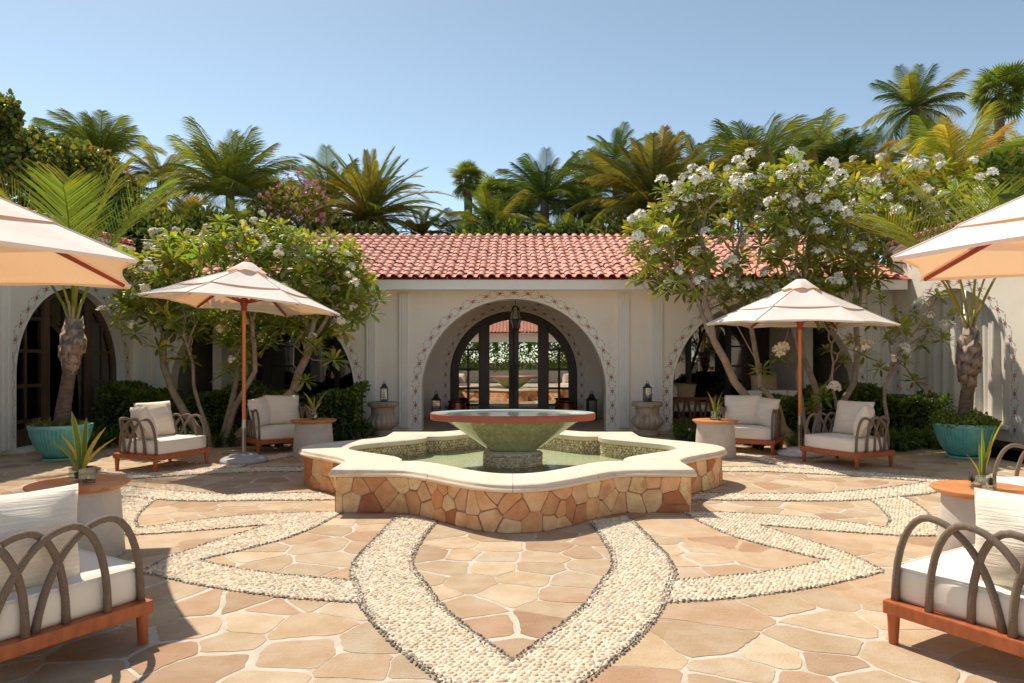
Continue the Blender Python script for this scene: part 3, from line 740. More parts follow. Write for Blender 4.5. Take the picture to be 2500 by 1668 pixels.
for s in (-1, 1):
    a, b = sorted((cx + s * .80, cx + s * 1.29)); mid = cx + s * 1.05
    for z in zr: rails.append((a, b, z - .028, z + .028))
    rails.append((mid - .028, mid + .028, 0.05, 1.58)); rails.append((a, b, 0, .18))
    zz = [.18] + zr + [2.2]
    for z0, z1 in zip(zz[:-1], zz[1:]):
        if z0 >= 1.57: panes.append((a, b, z0, z1))
        else: panes += [(a, mid, z0, z1), (mid, b, z0, z1)]
    a2, b2 = sorted((cx + s * .115, cx + s * .56)); panes.append((a2, b2, .22, 2.3)); rails.append((a2, b2, 0, .24))
door = arch_door(loggia, 'entrance_door', cx, DR - .004, DS, YB - YF + .03, .20, [(cx - .81, cx - .56), (cx + .56, cx + .81), (cx - .115, cx - .004), (cx + .004, cx + .115)], (), rails, panes)
for s in (-1, 1):
    m = MB(); y0 = YB - YF; m.tube([(cx + s*.05, y0 + .01, .66), (cx + s*.05, y0 - .035, .68), (cx + s*.05, y0 - .035, 1.20), (cx + s*.05, y0 + .01, 1.22)], .012, 8); m.build('handle', 'black_iron', door, smooth=True)
    m = MB(); m.box(min(cx + s*.62, cx + s*.92), max(cx + s*.62, cx + s*.92), y0 - .02, y0 + .02, 2.10, 2.125); m.xf(Matrix.Translation((cx + s*.77, 0, 2.11)) @ Matrix.Rotation(s * R(28), 4, 'Y') @ Matrix.Translation((-cx - s*.77, 0, -2.11))); m.build('door_closer', 'dark_wood', door)
m = MB(); m.lathe([(.03, 0), (.03, .012), (.016, .014)], 16); m.xf(Matrix.Translation((cx - .055, YB - YF + .01, 1.335)) @ Matrix.Rotation(R(90), 4, 'X')); m.build('lock', 'black_iron', door, smooth=True)
# sliding doors in the side bays
for s in (-1, 1):
    fr = MB(); X0, X1 = 3.28, 5.60; y = YB - YF + .02
    fr.box(s*X0 - .04, s*X0 + .04, y, y + .1, 0, 2.22); fr.box(min(s*X1, s*5.92), max(s*X1, s*5.92), y, y + .1, 0, 2.22); fr.box(min(s*(X0+.04), s*X1), max(s*(X0+.04), s*X1), y, y + .1, 2.10, 2.22)
    fr.box(min(s*(X0+.04), s*X1), max(s*(X0+.04), s*X1), y, y + .1, 0, .10)
    sd = fr.build('sliding_door', 'dark_wood', loggia)
    wds = [3.32, 4.00, 4.12, 4.92, 5.04, 5.60]
    for a, b in ((4.00, 4.12), (4.92, 5.04)): m = MB(); m.box(min(s*a, s*b), max(s*a, s*b), y - .02, y + .07, .10, 2.10); m.build('stile', 'dark_wood', sd, bevel=.006)
    for a, b in ((3.32, 4.00), (4.12, 4.92), (5.04, 5.60)): m = MB(); m.box(min(s*a, s*b), max(s*a, s*b), y + .03, y + .038, .10, 2.10); m.build('pane', 'pane_dark', sd)
    for zz in (.75, 1.2, 1.65): m = MB(); m.box(min(s*5.04, s*5.60), max(s*5.04, s*5.60), y, y + .05, zz - .02, zz + .02); m.build('muntin', 'dark_wood', sd)
    m = MB(); m.box(s*4.06 - .022, s*4.06 + .022, y - .035, y - .02, .95, 1.15); m.build('handle', 'black_iron', sd)

# ---- roof
roof_y0, roof_z0, slope = -.70, 2.80, R(22)
SL = 3.38; ca, sa = math.cos(slope), math.sin(slope)
rs = MB(); rs.add([(-7.2, roof_y0 + .06, roof_z0 + .0), (7.2, roof_y0 + .06, roof_z0 + .0), (7.2, roof_y0 + SL*ca, roof_z0 + SL*sa - .03), (-7.2, roof_y0 + SL*ca, roof_z0 + SL*sa - .03)], [(0, 1, 2, 3)])
rs.add([(-7.2, roof_y0 + SL*ca, roof_z0 + SL*sa - .03), (7.2, roof_y0 + SL*ca, roof_z0 + SL*sa - .03), (7.2, roof_y0 + 2*SL*ca, roof_z0), (-7.2, roof_y0 + 2*SL*ca, roof_z0)], [(0, 1, 2, 3)])
roof = rs.build('roof', 'tile_red', loggia)
TW, TL, EXP = .196, .36, .272
def tile_profile():
    pr = []
    for k in range(7): t = math.pi * k / 6; pr.append((-.062 * math.cos(t) - .036 + .0, .050 * math.sin(t) + .012))
    pr += [(.050, .006), (.074, .002), (.098, .010)]
    return pr
def tile_mesh():
    pr = tile_profile(); n = len(pr); m = MB(); vs = []
    for (yy, dz) in ((0.0, .026), (TL, -.004)):
        for th in (0, -.014):
            vs += [(x, yy, z + dz + th) for x, z in pr]
    fs = [(i, i+1, 2*n+i+1, 2*n+i) for i in range(n-1)]                       # top
    fs += [(n+i, n+i+1, i+1, i) for i in range(n-1)]                          # lip
    m.add(vs, fs); return m
tm = tile_mesh(); TM = tm.mesh('roof_tile', 'tile', smooth=True)
cols = int(14.3 / TW); rows = int(SL / EXP) + 1
slots = []
for c in range(cols):
    for r in range(rows):
        x = -7.1 + (c + .5) * TW; s = r * EXP
        slots.append((x, s))
slots.sort(key=lambda t: abs(t[0] + .75) )
restv = MB()
rg = random.Random(9)
for i, (x, s) in enumerate(slots):
    M = Matrix.Translation((x + rg.uniform(-.006, .006), roof_y0 + s*ca + rg.uniform(-.012, .012), roof_z0 + s*sa + .006 + rg.uniform(-.003, .006))) @ Matrix.Rotation(slope, 4, 'X') @ Matrix.Rotation(rg.uniform(-.03, .03), 4, 'Z') @ Matrix.Rotation(rg.uniform(-.015, .015), 4, 'Y')
    if i < 300:
        o = link('roof_tile', TM, roof); o.matrix_local = M
    else:
        st = len(restv.v); restv.add(tm.v, tm.f); restv.xf(M, st)
stuff(restv.build('roof_tile_field', 'tile', roof, smooth=True))
rc = MB(); prof = [(.085 * math.cos(math.pi * k / 8), .075 * math.sin(math.pi * k / 8)) for k in range(9)]
vs = [(0, y, z) for y, z in prof] + [(.40, y * .86, z * .86) for y, z in prof]; rc.add(vs, [(k, k+1, 9+k+1, 9+k) for k in range(8)] + [tuple(range(9))]); RC = rc.mesh('ridge_tile', 'tile_red', smooth=True)
for k in range(38): link('ridge_tile', RC, roof, (-7.2 + k * .378, roof_y0 + SL*ca, roof_z0 + SL*sa - .01 + rg.uniform(-.004, .004)), (0, rg.uniform(-.012, .012), 0))

# ================================================================== SIDE WINGS
def wing(side, label):
    """wall plane x = side*7.2 facing the courtyard; local x runs along depth"""
    wth = thing('side_wing', label, 'building', (side * 7.2, 0, 0), R(90) if side < 0 else R(-90))
    # local frame: x along the wall, -y towards the courtyard
    k = 1 if side < 0 else -1
    d0, d1 = -2.0, 13.2; a = sorted((k * d0, k * d1)); ac = k * 11.50; r = 1.40
    ops = [(ac, r, 1.12)]
    for extra in (7.6, 3.8): ops.append((k * extra, r, 1.12))
    ops.sort()
    arch_wall(a[0], a[1], 3.42, ops, .34).build('wall', 'plaster', wth, weld=True, recalc=True)
    for c_, r_, s_ in ops: motif_arch(wth, c_, r_, s_, .115, -.0035, .262, 1.0, .3)
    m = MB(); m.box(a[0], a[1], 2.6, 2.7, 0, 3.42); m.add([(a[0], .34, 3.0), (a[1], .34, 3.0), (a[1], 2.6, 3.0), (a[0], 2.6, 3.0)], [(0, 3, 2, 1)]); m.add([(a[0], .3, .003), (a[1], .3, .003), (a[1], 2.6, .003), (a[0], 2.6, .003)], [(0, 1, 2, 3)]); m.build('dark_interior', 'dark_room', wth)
    # parapet: coping board and one course of tiles
    m = MB(); m.box(a[0], a[1], -.05, .40, 3.42, 3.47); m.build('coping', 'trim_white', wth)
    ncol = int((a[1] - a[0]) / TW); cp = MB(); cp.box(a[0], a[1], -.02, .36, 3.472, 3.49); cb = cp.build('tile_bed', 'tile_red', wth)
    st = MB()
    for c in range(ncol):
        M = Matrix.Translation((a[0] + (c + .5) * TW, -.10, 3.485)) @ Matrix.Rotation(R(14), 4, 'X'); q = len(st.v); st.add(tm.v, tm.f); st.xf(M, q)
    stuff(st.build('coping_tile_row', 'tile', cb, smooth=True))
    m = MB(); m.add([(a[0], .3, 3.40), (a[1], .3, 3.40), (a[1], 5.4, 3.40), (a[0], 5.4, 3.40)], [(0, 1, 2, 3)]); m.build('flat_roof', 'plaster', wth)
    return wth, k, ac, r
wl_, k, ac, r = wing(-1, 'white side wing with dark wooden glazed doors in its arch')
rails = []; panes = []
for s in (-1, 1):
    a, b = sorted((ac + s * .62, ac + s * 1.26)); mid = ac + s * .98
    for z in (.42, .95, 1.48, 1.98): rails.append((a, b, z - .025, z + .025))
    rails.append((mid - .02, mid + .02, .30, 1.98)); rails.append((a, b, 0.02, .30))
    zz = [.30, .42, .95, 1.48, 1.98, 2.5]
    for z0, z1 in zip(zz[:-1], zz[1:]): panes += [(a, mid, z0, z1), (mid, b, z0, z1)] if z1 < 2 else [(a, b, z0, z1)]
    a2, b2 = sorted((ac + s * .07, ac + s * .48)); panes.append((a2, b2, .3, 2.4)); rails.append((a2, b2, 0.02, .3))
arch_door(wl_, 'glazed_door', ac, r - .004, 1.12, .14, .13, [(ac - .62, ac - .48), (ac + .48, ac + .62), (ac - .07, ac - .004), (ac + .004, ac + .07)], (), rails, panes, 'brown_wood', 'pane_dark')
m = MB(); m.box(ac - r + .01, ac + r - .01, -.12, .12, -.005, .05); m.build('door_sill', 'trim_white', wl_)
pilaster(k*9.55, k*9.95, wl_, 3.38); pilaster(k*5.5, k*5.9, wl_, 3.38)
wr_, k, ac, r = wing(1, 'sunlit white side wing with curtained arch and palm shadows on its wall')
# curtains hanging in the arch
def curtain(parent, x0, x1, z0, top, y, seed):
    m = MB(); n = 46; rg2 = random.Random(seed); ph = rg2.uniform(0, 6); vs = []
    for i in range(n + 1):
        t = i / n; x = lerp(x0, x1, t); yy = y + .045 * math.sin(t * 26 + ph + math.sin(t * 9)) + .02 * math.sin(t * 61 + ph)
        zt = top(x); vs += [(x, yy, z0), (x, yy * .6 + y * .4, zt)]
    m.add(vs, [(2*i, 2*i+2, 2*i+3, 2*i+1) for i in range(n)]); return m.build('curtain', 'curtain_mat', parent, smooth='all')
topf = lambda x: 1.12 + math.sqrt(max(.02, (r + .06)**2 - (x - ac)**2))
curtain(wr_, ac - r - .02, ac - .02, .35, topf, .24, 1); curtain(wr_, ac + .10, ac + r + .02, .35, topf, .24, 2)
m = MB(); m.box(ac - r + .005, ac + r - .005, .02, .33, 0, .33); m.build('sill_wall', 'plaster', wr_)
m = MB(); m.box(ac - r + .005, ac + r - .005, -.05, .20, .331, .37); m.build('sill', 'trim_white', wr_)
st = MB(); st.box(6.62, 7.19, 3.0, 10.45, -.01, .16); tag(st.build('stone_step', 'flagstone_mat', bevel=.015), 'low stone step along the foot of the sunlit side wing', 'step')

# ================================================================== BEHIND THE CAMERA (seen mirrored in the doors)
bk = thing('gatehouse', 'tiled gatehouse roof over a white beam, mirrored in the glass doors', 'building', (0, -7.2, 0), R(180))
m = MB(); m.box(-7.2, 7.2, .0, .25, 2.35, 2.85); m.build('beam', 'plaster', bk)
for s in (-6.9, -3.6, 3.6, 6.9): m = MB(); m.box(s - .22, s + .22, 0, .3, 0, 2.35); m.build('pillar', 'plaster', bk)
st = MB()
for c in range(int(14.6 / TW)):
    for r0 in range(7):
        M = Matrix.Translation((-7.3 + (c + .5) * TW, -.55 + r0 * EXP * ca, 2.86 + r0 * EXP * sa)) @ Matrix.Rotation(slope, 4, 'X'); q = len(st.v); st.add(tm.v, tm.f); st.xf(M, q)
rf = MB(); rf.add([(-7.3, -.5, 2.845), (7.3, -.5, 2.845), (7.3, 1.4, 3.6), (-7.3, 1.4, 3.6)], [(0, 1, 2, 3)]); ro = rf.build('roof', 'tile_red', bk); stuff(st.build('roof_tile_field', 'tile', ro, smooth=True))
pl = MB(); pl.box(-6.6, 6.6, -9.6, -8.4, 0, .75); tag(pl.build('planter_wall', 'travertine', bevel=.02), 'pale stone planter wall under the mirrored garden greenery', 'planter')
# ================================================================== FURNITURE
CW, CD = .86, .70                                       # lounge chair: width across the front, depth
def rounded_box(x0, x1, y0, y1, z0, z1, bev, puff=0, seg=3):
    bm = bmesh.new(); bmesh.ops.create_cube(bm, size=1)
    for v in bm.verts: v.co = Vector((lerp(x0, x1, v.co.x + .5), lerp(y0, y1, v.co.y + .5), lerp(z0, z1, v.co.z + .5)))
    bmesh.ops.subdivide_edges(bm, edges=bm.edges, cuts=5, use_grid_fill=True)
    cxm, cym, czm = (x0+x1)/2, (y0+y1)/2, (z0+z1)/2; hx, hy, hz = (x1-x0)/2, (y1-y0)/2, (z1-z0)/2
    for v in bm.verts:                                  # pull corners in to a rounded box, puff the faces
        d = Vector((v.co.x - cxm, v.co.y - cym, v.co.z - czm)); q = Vector((max(-hx+bev, min(hx-bev, d.x)), max(-hy+bev, min(hy-bev, d.y)), max(-hz+bev, min(hz-bev, d.z)))); e = d - q
        if e.length > 1e-6: d = q + e.normalized() * bev
        u, w2, t = d.x/hx, d.y/hy, d.z/hz
        if puff: d.z += puff * t * (1 - u*u) * (1 - w2*w2); d.y += puff * .5 * w2 * (1 - u*u) * (1 - t*t); d.x += puff * .5 * u * (1 - w2*w2) * (1 - t*t)
        v.co = Vector((cxm, cym, czm)) + d
    return bm
def bm_mesh(bm, name, mat, smooth=True):
    me = bpy.data.meshes.new(name); bm.to_mesh(me); bm.free(); me.materials.append(MATS[mat])
    if smooth: me.shade_smooth()
    return me
def chair_meshes():
    out = {}
    w2, d2 = CW/2, CD/2
    m = MB(); m.lathe([(.019, 0), (.021, .004), (.029, .148)], 16); out['leg'] = m.mesh('leg', 'teak_leg', smooth=True)
    m = MB()                                            # rail ring
    o_ = [(-w2, -d2), (w2, -d2), (w2, d2), (-w2, d2)]; i_ = [(-w2+.075, -d2+.075), (w2-.075, -d2+.075), (w2-.075, d2-.075), (-w2+.075, d2-.075)]
    vs = [(x, y, .142) for x, y in o_] + [(x, y, .142) for x, y in i_] + [(x, y, .205) for x, y in o_] + [(x, y, .205) for x, y in i_]; fs = []
    for k in range(4):
        j = (k + 1) % 4; fs += [(k, j, 8+j, 8+k), (5+k-1 if False else 4+k, 12+k, 12+j, 4+j), (8+k, 8+j, 12+j, 12+k), (k, 4+k, 4+j, j)]
    m.add(vs, fs); out['frame'] = m.mesh('seat_frame', 'teak_leg', bevel=.008, recalc=True)
    out['cushion'] = bm_mesh(rounded_box(-w2+.055, w2-.055, -d2+.012, d2-.055, .200, .365, .020, .008), 'seat_cushion', 'cushion')
    pp = MB(); q = []; xa, xb, ya, yb_ = -w2+.060, w2-.060, -d2+.017, d2-.060; rr = .02
    for cx_, cy_, a0 in ((xb-rr, ya+rr, -90), (xb-rr, yb_-rr, 0), (xa+rr, yb_-rr, 90), (xa+rr, ya+rr, 180)):
        for k in range(5): t = R(a0 + k*22.5); q.append((cx_ + rr*math.cos(t), cy_ + rr*math.sin(t), .3605))
    pp.tube(q + [q[0]], .0045, 6, cap=False); out['piping'] = pp.mesh('piping', 'cushion', smooth='all')
    # hoops along the U of the two arms and the back
    ins = .036; rc = .10; path = []
    def add(a, b): path.append((a, b))
    xl, yb = w2 - ins, d2 - ins
    n = 8
    add(-xl, -d2 + ins); add(-xl, yb - rc)
    for k in range(1, n + 1): t = math.pi/2 * k/n; add(-xl + rc - rc*math.cos(t), yb - rc + rc*math.sin(t))
    add(xl - rc, yb)
    for k in range(1, n + 1): t = math.pi/2 * k/n; add(xl - rc + rc*math.sin(t), yb - rc + rc*math.cos(t))
    add(xl, -d2 + ins)
    P = np.array(path); sg = np.diff(P, axis=0); Ls = np.hypot(sg[:, 0], sg[:, 1]); cu = np.concatenate([[0], np.cumsum(Ls)]); tot = cu[-1]
    def at_s(s):
        s = min(max(s, 0), tot); i = int(np.clip(np.searchsorted(cu, s, 'right') - 1, 0, len(Ls) - 1)); p = P[i] + sg[i] * ((s - cu[i]) / Ls[i])
        d = sg[i]/Ls[i]; return p, d
    hoops = []; SP, AP, SPAN, HT = .168, .155, .46, .425
    for side in (0, 1):
        for k in range(5):
            s0 = k * SP; pts = []
            off = .010 if k % 2 else -.010
            prof = []
            for i in range(9): t = i / 8; th = t * math.pi / 2; prof.append((AP * (1 - math.cos(th)**1.0) , HT * math.sin(th)**.86))
            for i in range(1, 12):
                t = i / 11; prof.append((AP + (SPAN - AP) * (math.sin(t * math.pi/2)**.92 * .55 + t * .45), HT * (1 - t**1.9)))
            for ds, z in prof:
                s = s0 + ds; p, d = at_s(s if side == 0 else tot - s); nrm = (-d[1], d[0]); pts.append((p[0] + nrm[0]*off, p[1] + nrm[1]*off, .200 + z))
            rad = [.0185] + [.0165] * (len(pts) - 2) + [.0185]
            mb = MB(); mb.tube(pts, rad, 10); hoops.append(mb.mesh('hoop', 'rope', smooth='all'))
            for e in (0, -1):
                pass
    out['hoops'] = hoops
    return out
CHM = chair_meshes()
def pillow_mesh(w_, h_, t_, seed):
    rg = random.Random(seed); n = 14; vs = []; ph = [rg.uniform(0, 6) for _ in range(6)]
    for side in (1, -1):
        for i in range(n + 1):
            for j in range(n + 1):
                u, v = 2*i/n - 1, 2*j/n - 1
                e = max(0, (1 - u*u)) ** .45 * max(0, (1 - v*v)) ** .45
                pin = 1 - .055 * (1 - v*v) * abs(u)**3; pin2 = 1 - .055 * (1 - u*u) * abs(v)**3
                th = t_ * e * (.78 + .22 * (1 - u*u) * (1 - v*v))
                wr = .006 * math.sin(7*u + 3*v + ph[0]) * e + .005 * math.sin(11*v - 4*u + ph[1]) * e + .010 * math.exp(-((abs(u) - .78)**2 + (abs(v) - .8)**2) * 14) * math.sin(9*u*v + ph[2])
                sag = -.03 * h_ * (1 - v) * 0
                vs.append((u * w_/2 * pin, side * (th + wr * side), v * h_/2 * pin2 + sag + .02 * h_ * math.sin(2*u + ph[3]) * v * .5))
    fs = []; N1 = (n + 1)**2
    for i in range(n):
        for j in range(n):
            a = i*(n+1) + j; fs.append((a, a+1, a+n+2, a+n+1)[::-1]); b = N1 + a; fs.append((b, b+1, b+n+2, b+n+1))
    m = MB(); m.add(vs, fs); me = m.mesh('pillow', 'linen', smooth='all')
    bm = bmesh.new(); bm.from_mesh(me); bmesh.ops.remove_doubles(bm, verts=bm.verts, dist=.0006); bmesh.ops.recalc_face_normals(bm, faces=bm.faces); bm.to_mesh(me); bm.free()
    return me
PIL = [pillow_mesh(.56, .46, .105, 1), pillow_mesh(.47, .44, .105, 2), pillow_mesh(.52, .45, .125, 3)]
def chair(corner, face, which, label, group='rope hoop lounge chairs set round the fountain'):
    """corner = floor point of a front corner, which = -1 / +1 its side; face = facing angle (radians) of the -Y front"""
    rz = face + math.pi / 2                             # local -Y points along face
    c, s = math.cos(rz), math.sin(rz); lx, ly = which * (CW/2 - .035), -CD/2 + .035
    loc = (corner[0] - (c*lx - s*ly), corner[1] - (s*lx + c*ly), 0)
    t = thing('lounge_chair', label, 'chair', loc, rz, group)
    for sx in (-1, 1):
        for sy in (-1, 1): link('leg', CHM['leg'], t, (sx*(CW/2 - .035), sy*(CD/2 - .035), 0))
    link('seat_frame', CHM['frame'], t); sc_ = link('seat_cushion', CHM['cushion'], t); link('piping', CHM['piping'], sc_)
    for h in CHM['hoops']: link('hoop', h, t)
    return t
def pillow(ch, mesh, x, y, z, yaw, lean, label, roll=0):
    """pillow standing on a chair's seat; local chair coordinates, yaw about z, lean back"""
    M = Matrix.Translation(ch.location) @ Matrix.Rotation(ch.rotation_euler.z, 4, 'Z') @ Matrix.Translation((x, y, z)) @ Matrix.Rotation(yaw, 4, 'Z') @ Matrix.Rotation(lean, 4, 'X') @ Matrix.Rotation(roll, 4, 'Y')
    o = link('pillow', mesh); o.matrix_world = M
    return tag(o, label, 'pillow', 'striped linen pillows on the lounge chairs')
def ang(dx, dy): return math.atan2(dy, dx)
c1 = chair((-4.27, 8.32), ang(.93, -.36), -1, 'lounge chair between the leaning potted palm and the grey umbrella base')
pillow(c1, PIL[0], .06, .20, .585, 0, R(-14), 'wide pillow against the back of the chair beside the leaning potted palm')
pillow(c1, PIL[1], -.27, .02, .565, R(72), R(-16), 'pillow slumped on the near arm of the chair beside the leaning potted palm', R(6))
c2 = chair((-3.60, 9.86), ang(.62, -.80), -1, 'lounge chair behind the grey umbrella base, its corner hidden by a side table')
pillow(c2, PIL[0], .12, .20, .59, 0, R(-14), 'square pillow on the chair behind the grey umbrella base, nearer the side table', R(2))
pillow(c2, PIL[1], -.24, .10, .575, R(40), R(-14), 'pillow turned into the arm of the chair behind the grey umbrella base', R(-4))
c3 = chair((4.20, 8.50), ang(-.90, -.44), 1, 'lounge chair standing right of the white umbrella base, near the upright potted palm')
pillow(c3, PIL[0], -.06, .20, .585, 0, R(-14), 'wide pillow against the back of the chair right of the white umbrella base')
pillow(c3, PIL[1], .25, .0, .565, R(-66), R(-16), 'smaller pillow leaning on the arm of the chair right of the white umbrella base', R(-7))
c4_ = chair((3.67, 9.84), ang(-.52, -.85), 1, 'lounge chair left of the white umbrella base, behind a side table')
pillow(c4_, PIL[0], -.14, .20, .59, 0, R(-14), 'square pillow on the chair left of the white umbrella base, next to the table', R(-2))
pillow(c4_, PIL[1], .22, .10, .575, R(-38), R(-14), 'pillow turned into the arm of the chair left of the white umbrella base', R(4))
c5 = chair((-1.76, 3.31), ang(.51, .86), -1, 'near lounge chair cut off by the left edge of the picture')
pillow(c5, PIL[2], -.205, .13, .555, R(90), R(10), 'large pillow behind the hoops of the near chair at the left edge', R(-3))
pillow(c5, PIL[0], .14, .22, .585, 0, R(-12), 'pillow against the back of the near chair at the left edge')
c6 = chair((1.81, 3.31), ang(-.51, .86), 1, 'near lounge chair cut off by the right edge of the picture')
pillow(c6, PIL[2], .205, .20, .555, R(-90), R(10), 'large pillow behind the hoops of the near chair at the right edge', R(3))
c7 = chair((4.10, 5.95), ang(-.96, .29), -1, 'lounge chair behind the near table, only its hoop showing at the right edge')

# ---- side tables
def table(x, y, label, rz):
    t = thing('side_table', label, 'table', (x, y, 0), rz, 'round side tables with wooden tops')
    m = MB(); m.lathe([(.275, 0), (.282, .01), (.262, .30), (.248, .468)], 48); m.build('drum_base', 'concrete', t, smooth=True)
    m = MB(); m.lathe([(.255, .468), (.285, .470), (.308, .486), (.315, .497), (.313, .504), (.306, .507)], 64); m.build('tabletop', 'teak', t, smooth=True)
    return t
KH = 1.35 - .507
tl = (-3.53 * KH, 5.66 * KH); tr = (3.68 * KH, 5.42 * KH); fl_ = (-3.32 * KH, 11.6 * KH); frt = (3.36 * KH, 11.55 * KH)
table(*tl, 'round wood topped side table behind the near left chair, half in umbrella shade', .4)
table(*tr, 'round wood topped side table behind the near right chair, top in full sun', 2.0)
table(*fl_, 'leaf dappled side table in front of the chair behind the grey umbrella base', 1.1)
table(*frt, 'side table in front of the chair left of the white umbrella base', 2.9)
# ---- snake plants in glass vases
def blade(L, w_, bend, twist, c0, c1_):
    m = MB(); n = 7; vs = []
    for i in range(n + 1):
        t = i / n; ww = w_ * (.55 + .9 * t) * (1 - t**3.2) ** .8 * (1 if t < .99 else .05) + .001; x = bend * t * t; z = L * (t - .06 * t * t); a = twist * t
        for s, dep in ((-1, 0), (0, -.22), (1, 0)): vs.append((x + math.cos(a) * ww * s - math.sin(a) * ww * dep, math.sin(a) * ww * s + math.cos(a) * ww * dep, z))
    for i in range(n):
        for s in (0, 1):
            m.tint = c0 if (i % 2 or True) else c1_; m.add([vs[3*i+s], vs[3*i+s+1], vs[3*i+4+s], vs[3*i+3+s]], [(0, 1, 2, 3)])
    # pale margins
    for e in (0, 2):
        m.tint = c1_
        for i in range(n):
            a, b = Vector(vs[3*i+e]), Vector(vs[3*i+3+e]); ma, mb_ = Vector(vs[3*i+1]), Vector(vs[3*i+4]); oa = a + (a - ma) * .28; ob = b + (b - mb_) * .28
            m.add([a, oa, ob, b], [(0, 1, 2, 3)])
    return m
def snake(x, y, z, scale, label, leaves, round_=False, seed=0, w_=.062, h_=.10):
    t = thing('snake_plant', label, 'plant', (x, y, z), .3, 'snake plants in glass vases'); rg = random.Random(seed)
    m = MB()
    if round_: m.lathe([(w_*.8, .001), (w_, .02), (w_*.98, h_*.7), (w_*.80, h_)], 24, cap1=False); m.lathe([(w_*.76, .008), (w_*.94, .024), (w_*.92, h_*.7), (w_*.75, h_)], 24, cap1=False)
    else:
        m.lathe([(w_*1.30, .001), (w_*1.32, .006), (w_*1.32, h_)], 4 if seed != 4 else 24, cap1=False); m.lathe([(w_*1.22, .012), (w_*1.24, h_)], 4 if seed != 4 else 24, cap1=False)
    m.build('vase', 'vase_glass', t)
    m = MB(); m.lathe([(w_*.9, .013), (w_*1.0, h_*.42), (w_*.2, h_*.46)], 12)
    for i in range(9):
        a = rg.uniform(0, 6.3); rr = w_ * rg.uniform(.3, .8); s = MB(); s.lathe([(.004, -.014), (.016, -.009), (.019, 0), (.014, .010), (.004, .014)], 9)
        s.xf(Matrix.Translation((rr*math.cos(a), rr*math.sin(a), .03 + rg.uniform(0, h_*.45))) @ Matrix.Rotation(rg.uniform(0, 3), 4, 'X')); s.tint = (.10, .085, .07); s.build('stone', 'pebble_mat_dark', t, smooth=True)
    for (L, bend, az, wl0, kind) in leaves:
        c0, c1_ = {'g': ((.13, .22, .045), (.46, .44, .10)), 'y': ((.42, .36, .06), (.62, .46, .12)), 'd': ((.09, .16, .04), (.36, .36, .09)), 'o': ((.52, .32, .05), (.60, .40, .10))}[kind]
        b = blade(L, wl0 * .60, bend, rg.uniform(-.6, .6), c0, c1_).build('leaf', 'leaf_tint', t)
        a = rg.uniform(0, 6.3); b.location = (.012*math.cos(a), .012*math.sin(a), .02); b.rotation_euler = (0, 0, az)
    return t
pm('pebble_mat_dark', (.11, .09, .07), (.05, .042, .035), 40, .5, .2, 90)
P5 = math.pi
snake(tl[0] + .03, tl[1] - .01, .5075, 1, 'tall banded snake plant in a glass jar on the near left table', [(.50, -.05, 0, .026, 'g'), (.45, .02, .4, .024, 'd'), (.38, .14, 0, .017, 'y'), (.34, -.13, 0, .017, 'o'), (.30, .21, .1, .015, 'y'), (.29, -.18, -.1, .018, 'g'), (.34, .03, 2, .018, 'g')], False, 1, .062, .105)
snake(tr[0] - .03, tr[1] - .01, .5075, 1, 'pale edged snake plant in a square glass vase on the near right table', [(.40, -.02, 0, .036, 'g'), (.47, .22, .1, .022, 'y'), (.40, .17, .3, .018, 'g'), (.24, .09, .2, .014, 'y'), (.22, -.13, 0, .014, 'y'), (.33, .10, .2, .02, 'd'), (.30, .02, 1.2, .02, 'g')], False, 2, .075, .095)
snake(fl_[0] + .01, fl_[1], .5075, 1, 'thin leaved snake plant in a rounded jar on the dappled table', [(.40, -.16, 0, .017, 'y'), (.42, .20, .1, .016, 'g'), (.33, .02, .5, .018, 'o'), (.30, -.10, .3, .016, 'g'), (.25, .12, 0, .014, 'y'), (.32, .08, 2.2, .016, 'g'), (.22, -.16, 0, .010, 'y')], True, 3, .058, .105)
snake(frt[0] + .0, frt[1], .5075, 1, 'snake plant in a clear glass cylinder on the table left of the white umbrella', [(.40, -.12, 0, .018, 'y'), (.41, .12, .1, .017, 'g'), (.36, .03, .5, .018, 'g'), (.30, -.09, .3, .016, 'y'), (.26, .16, 0, .014, 'g'), (.30, .06, 2.2, .016, 'g')], False, 4, .055, .12)

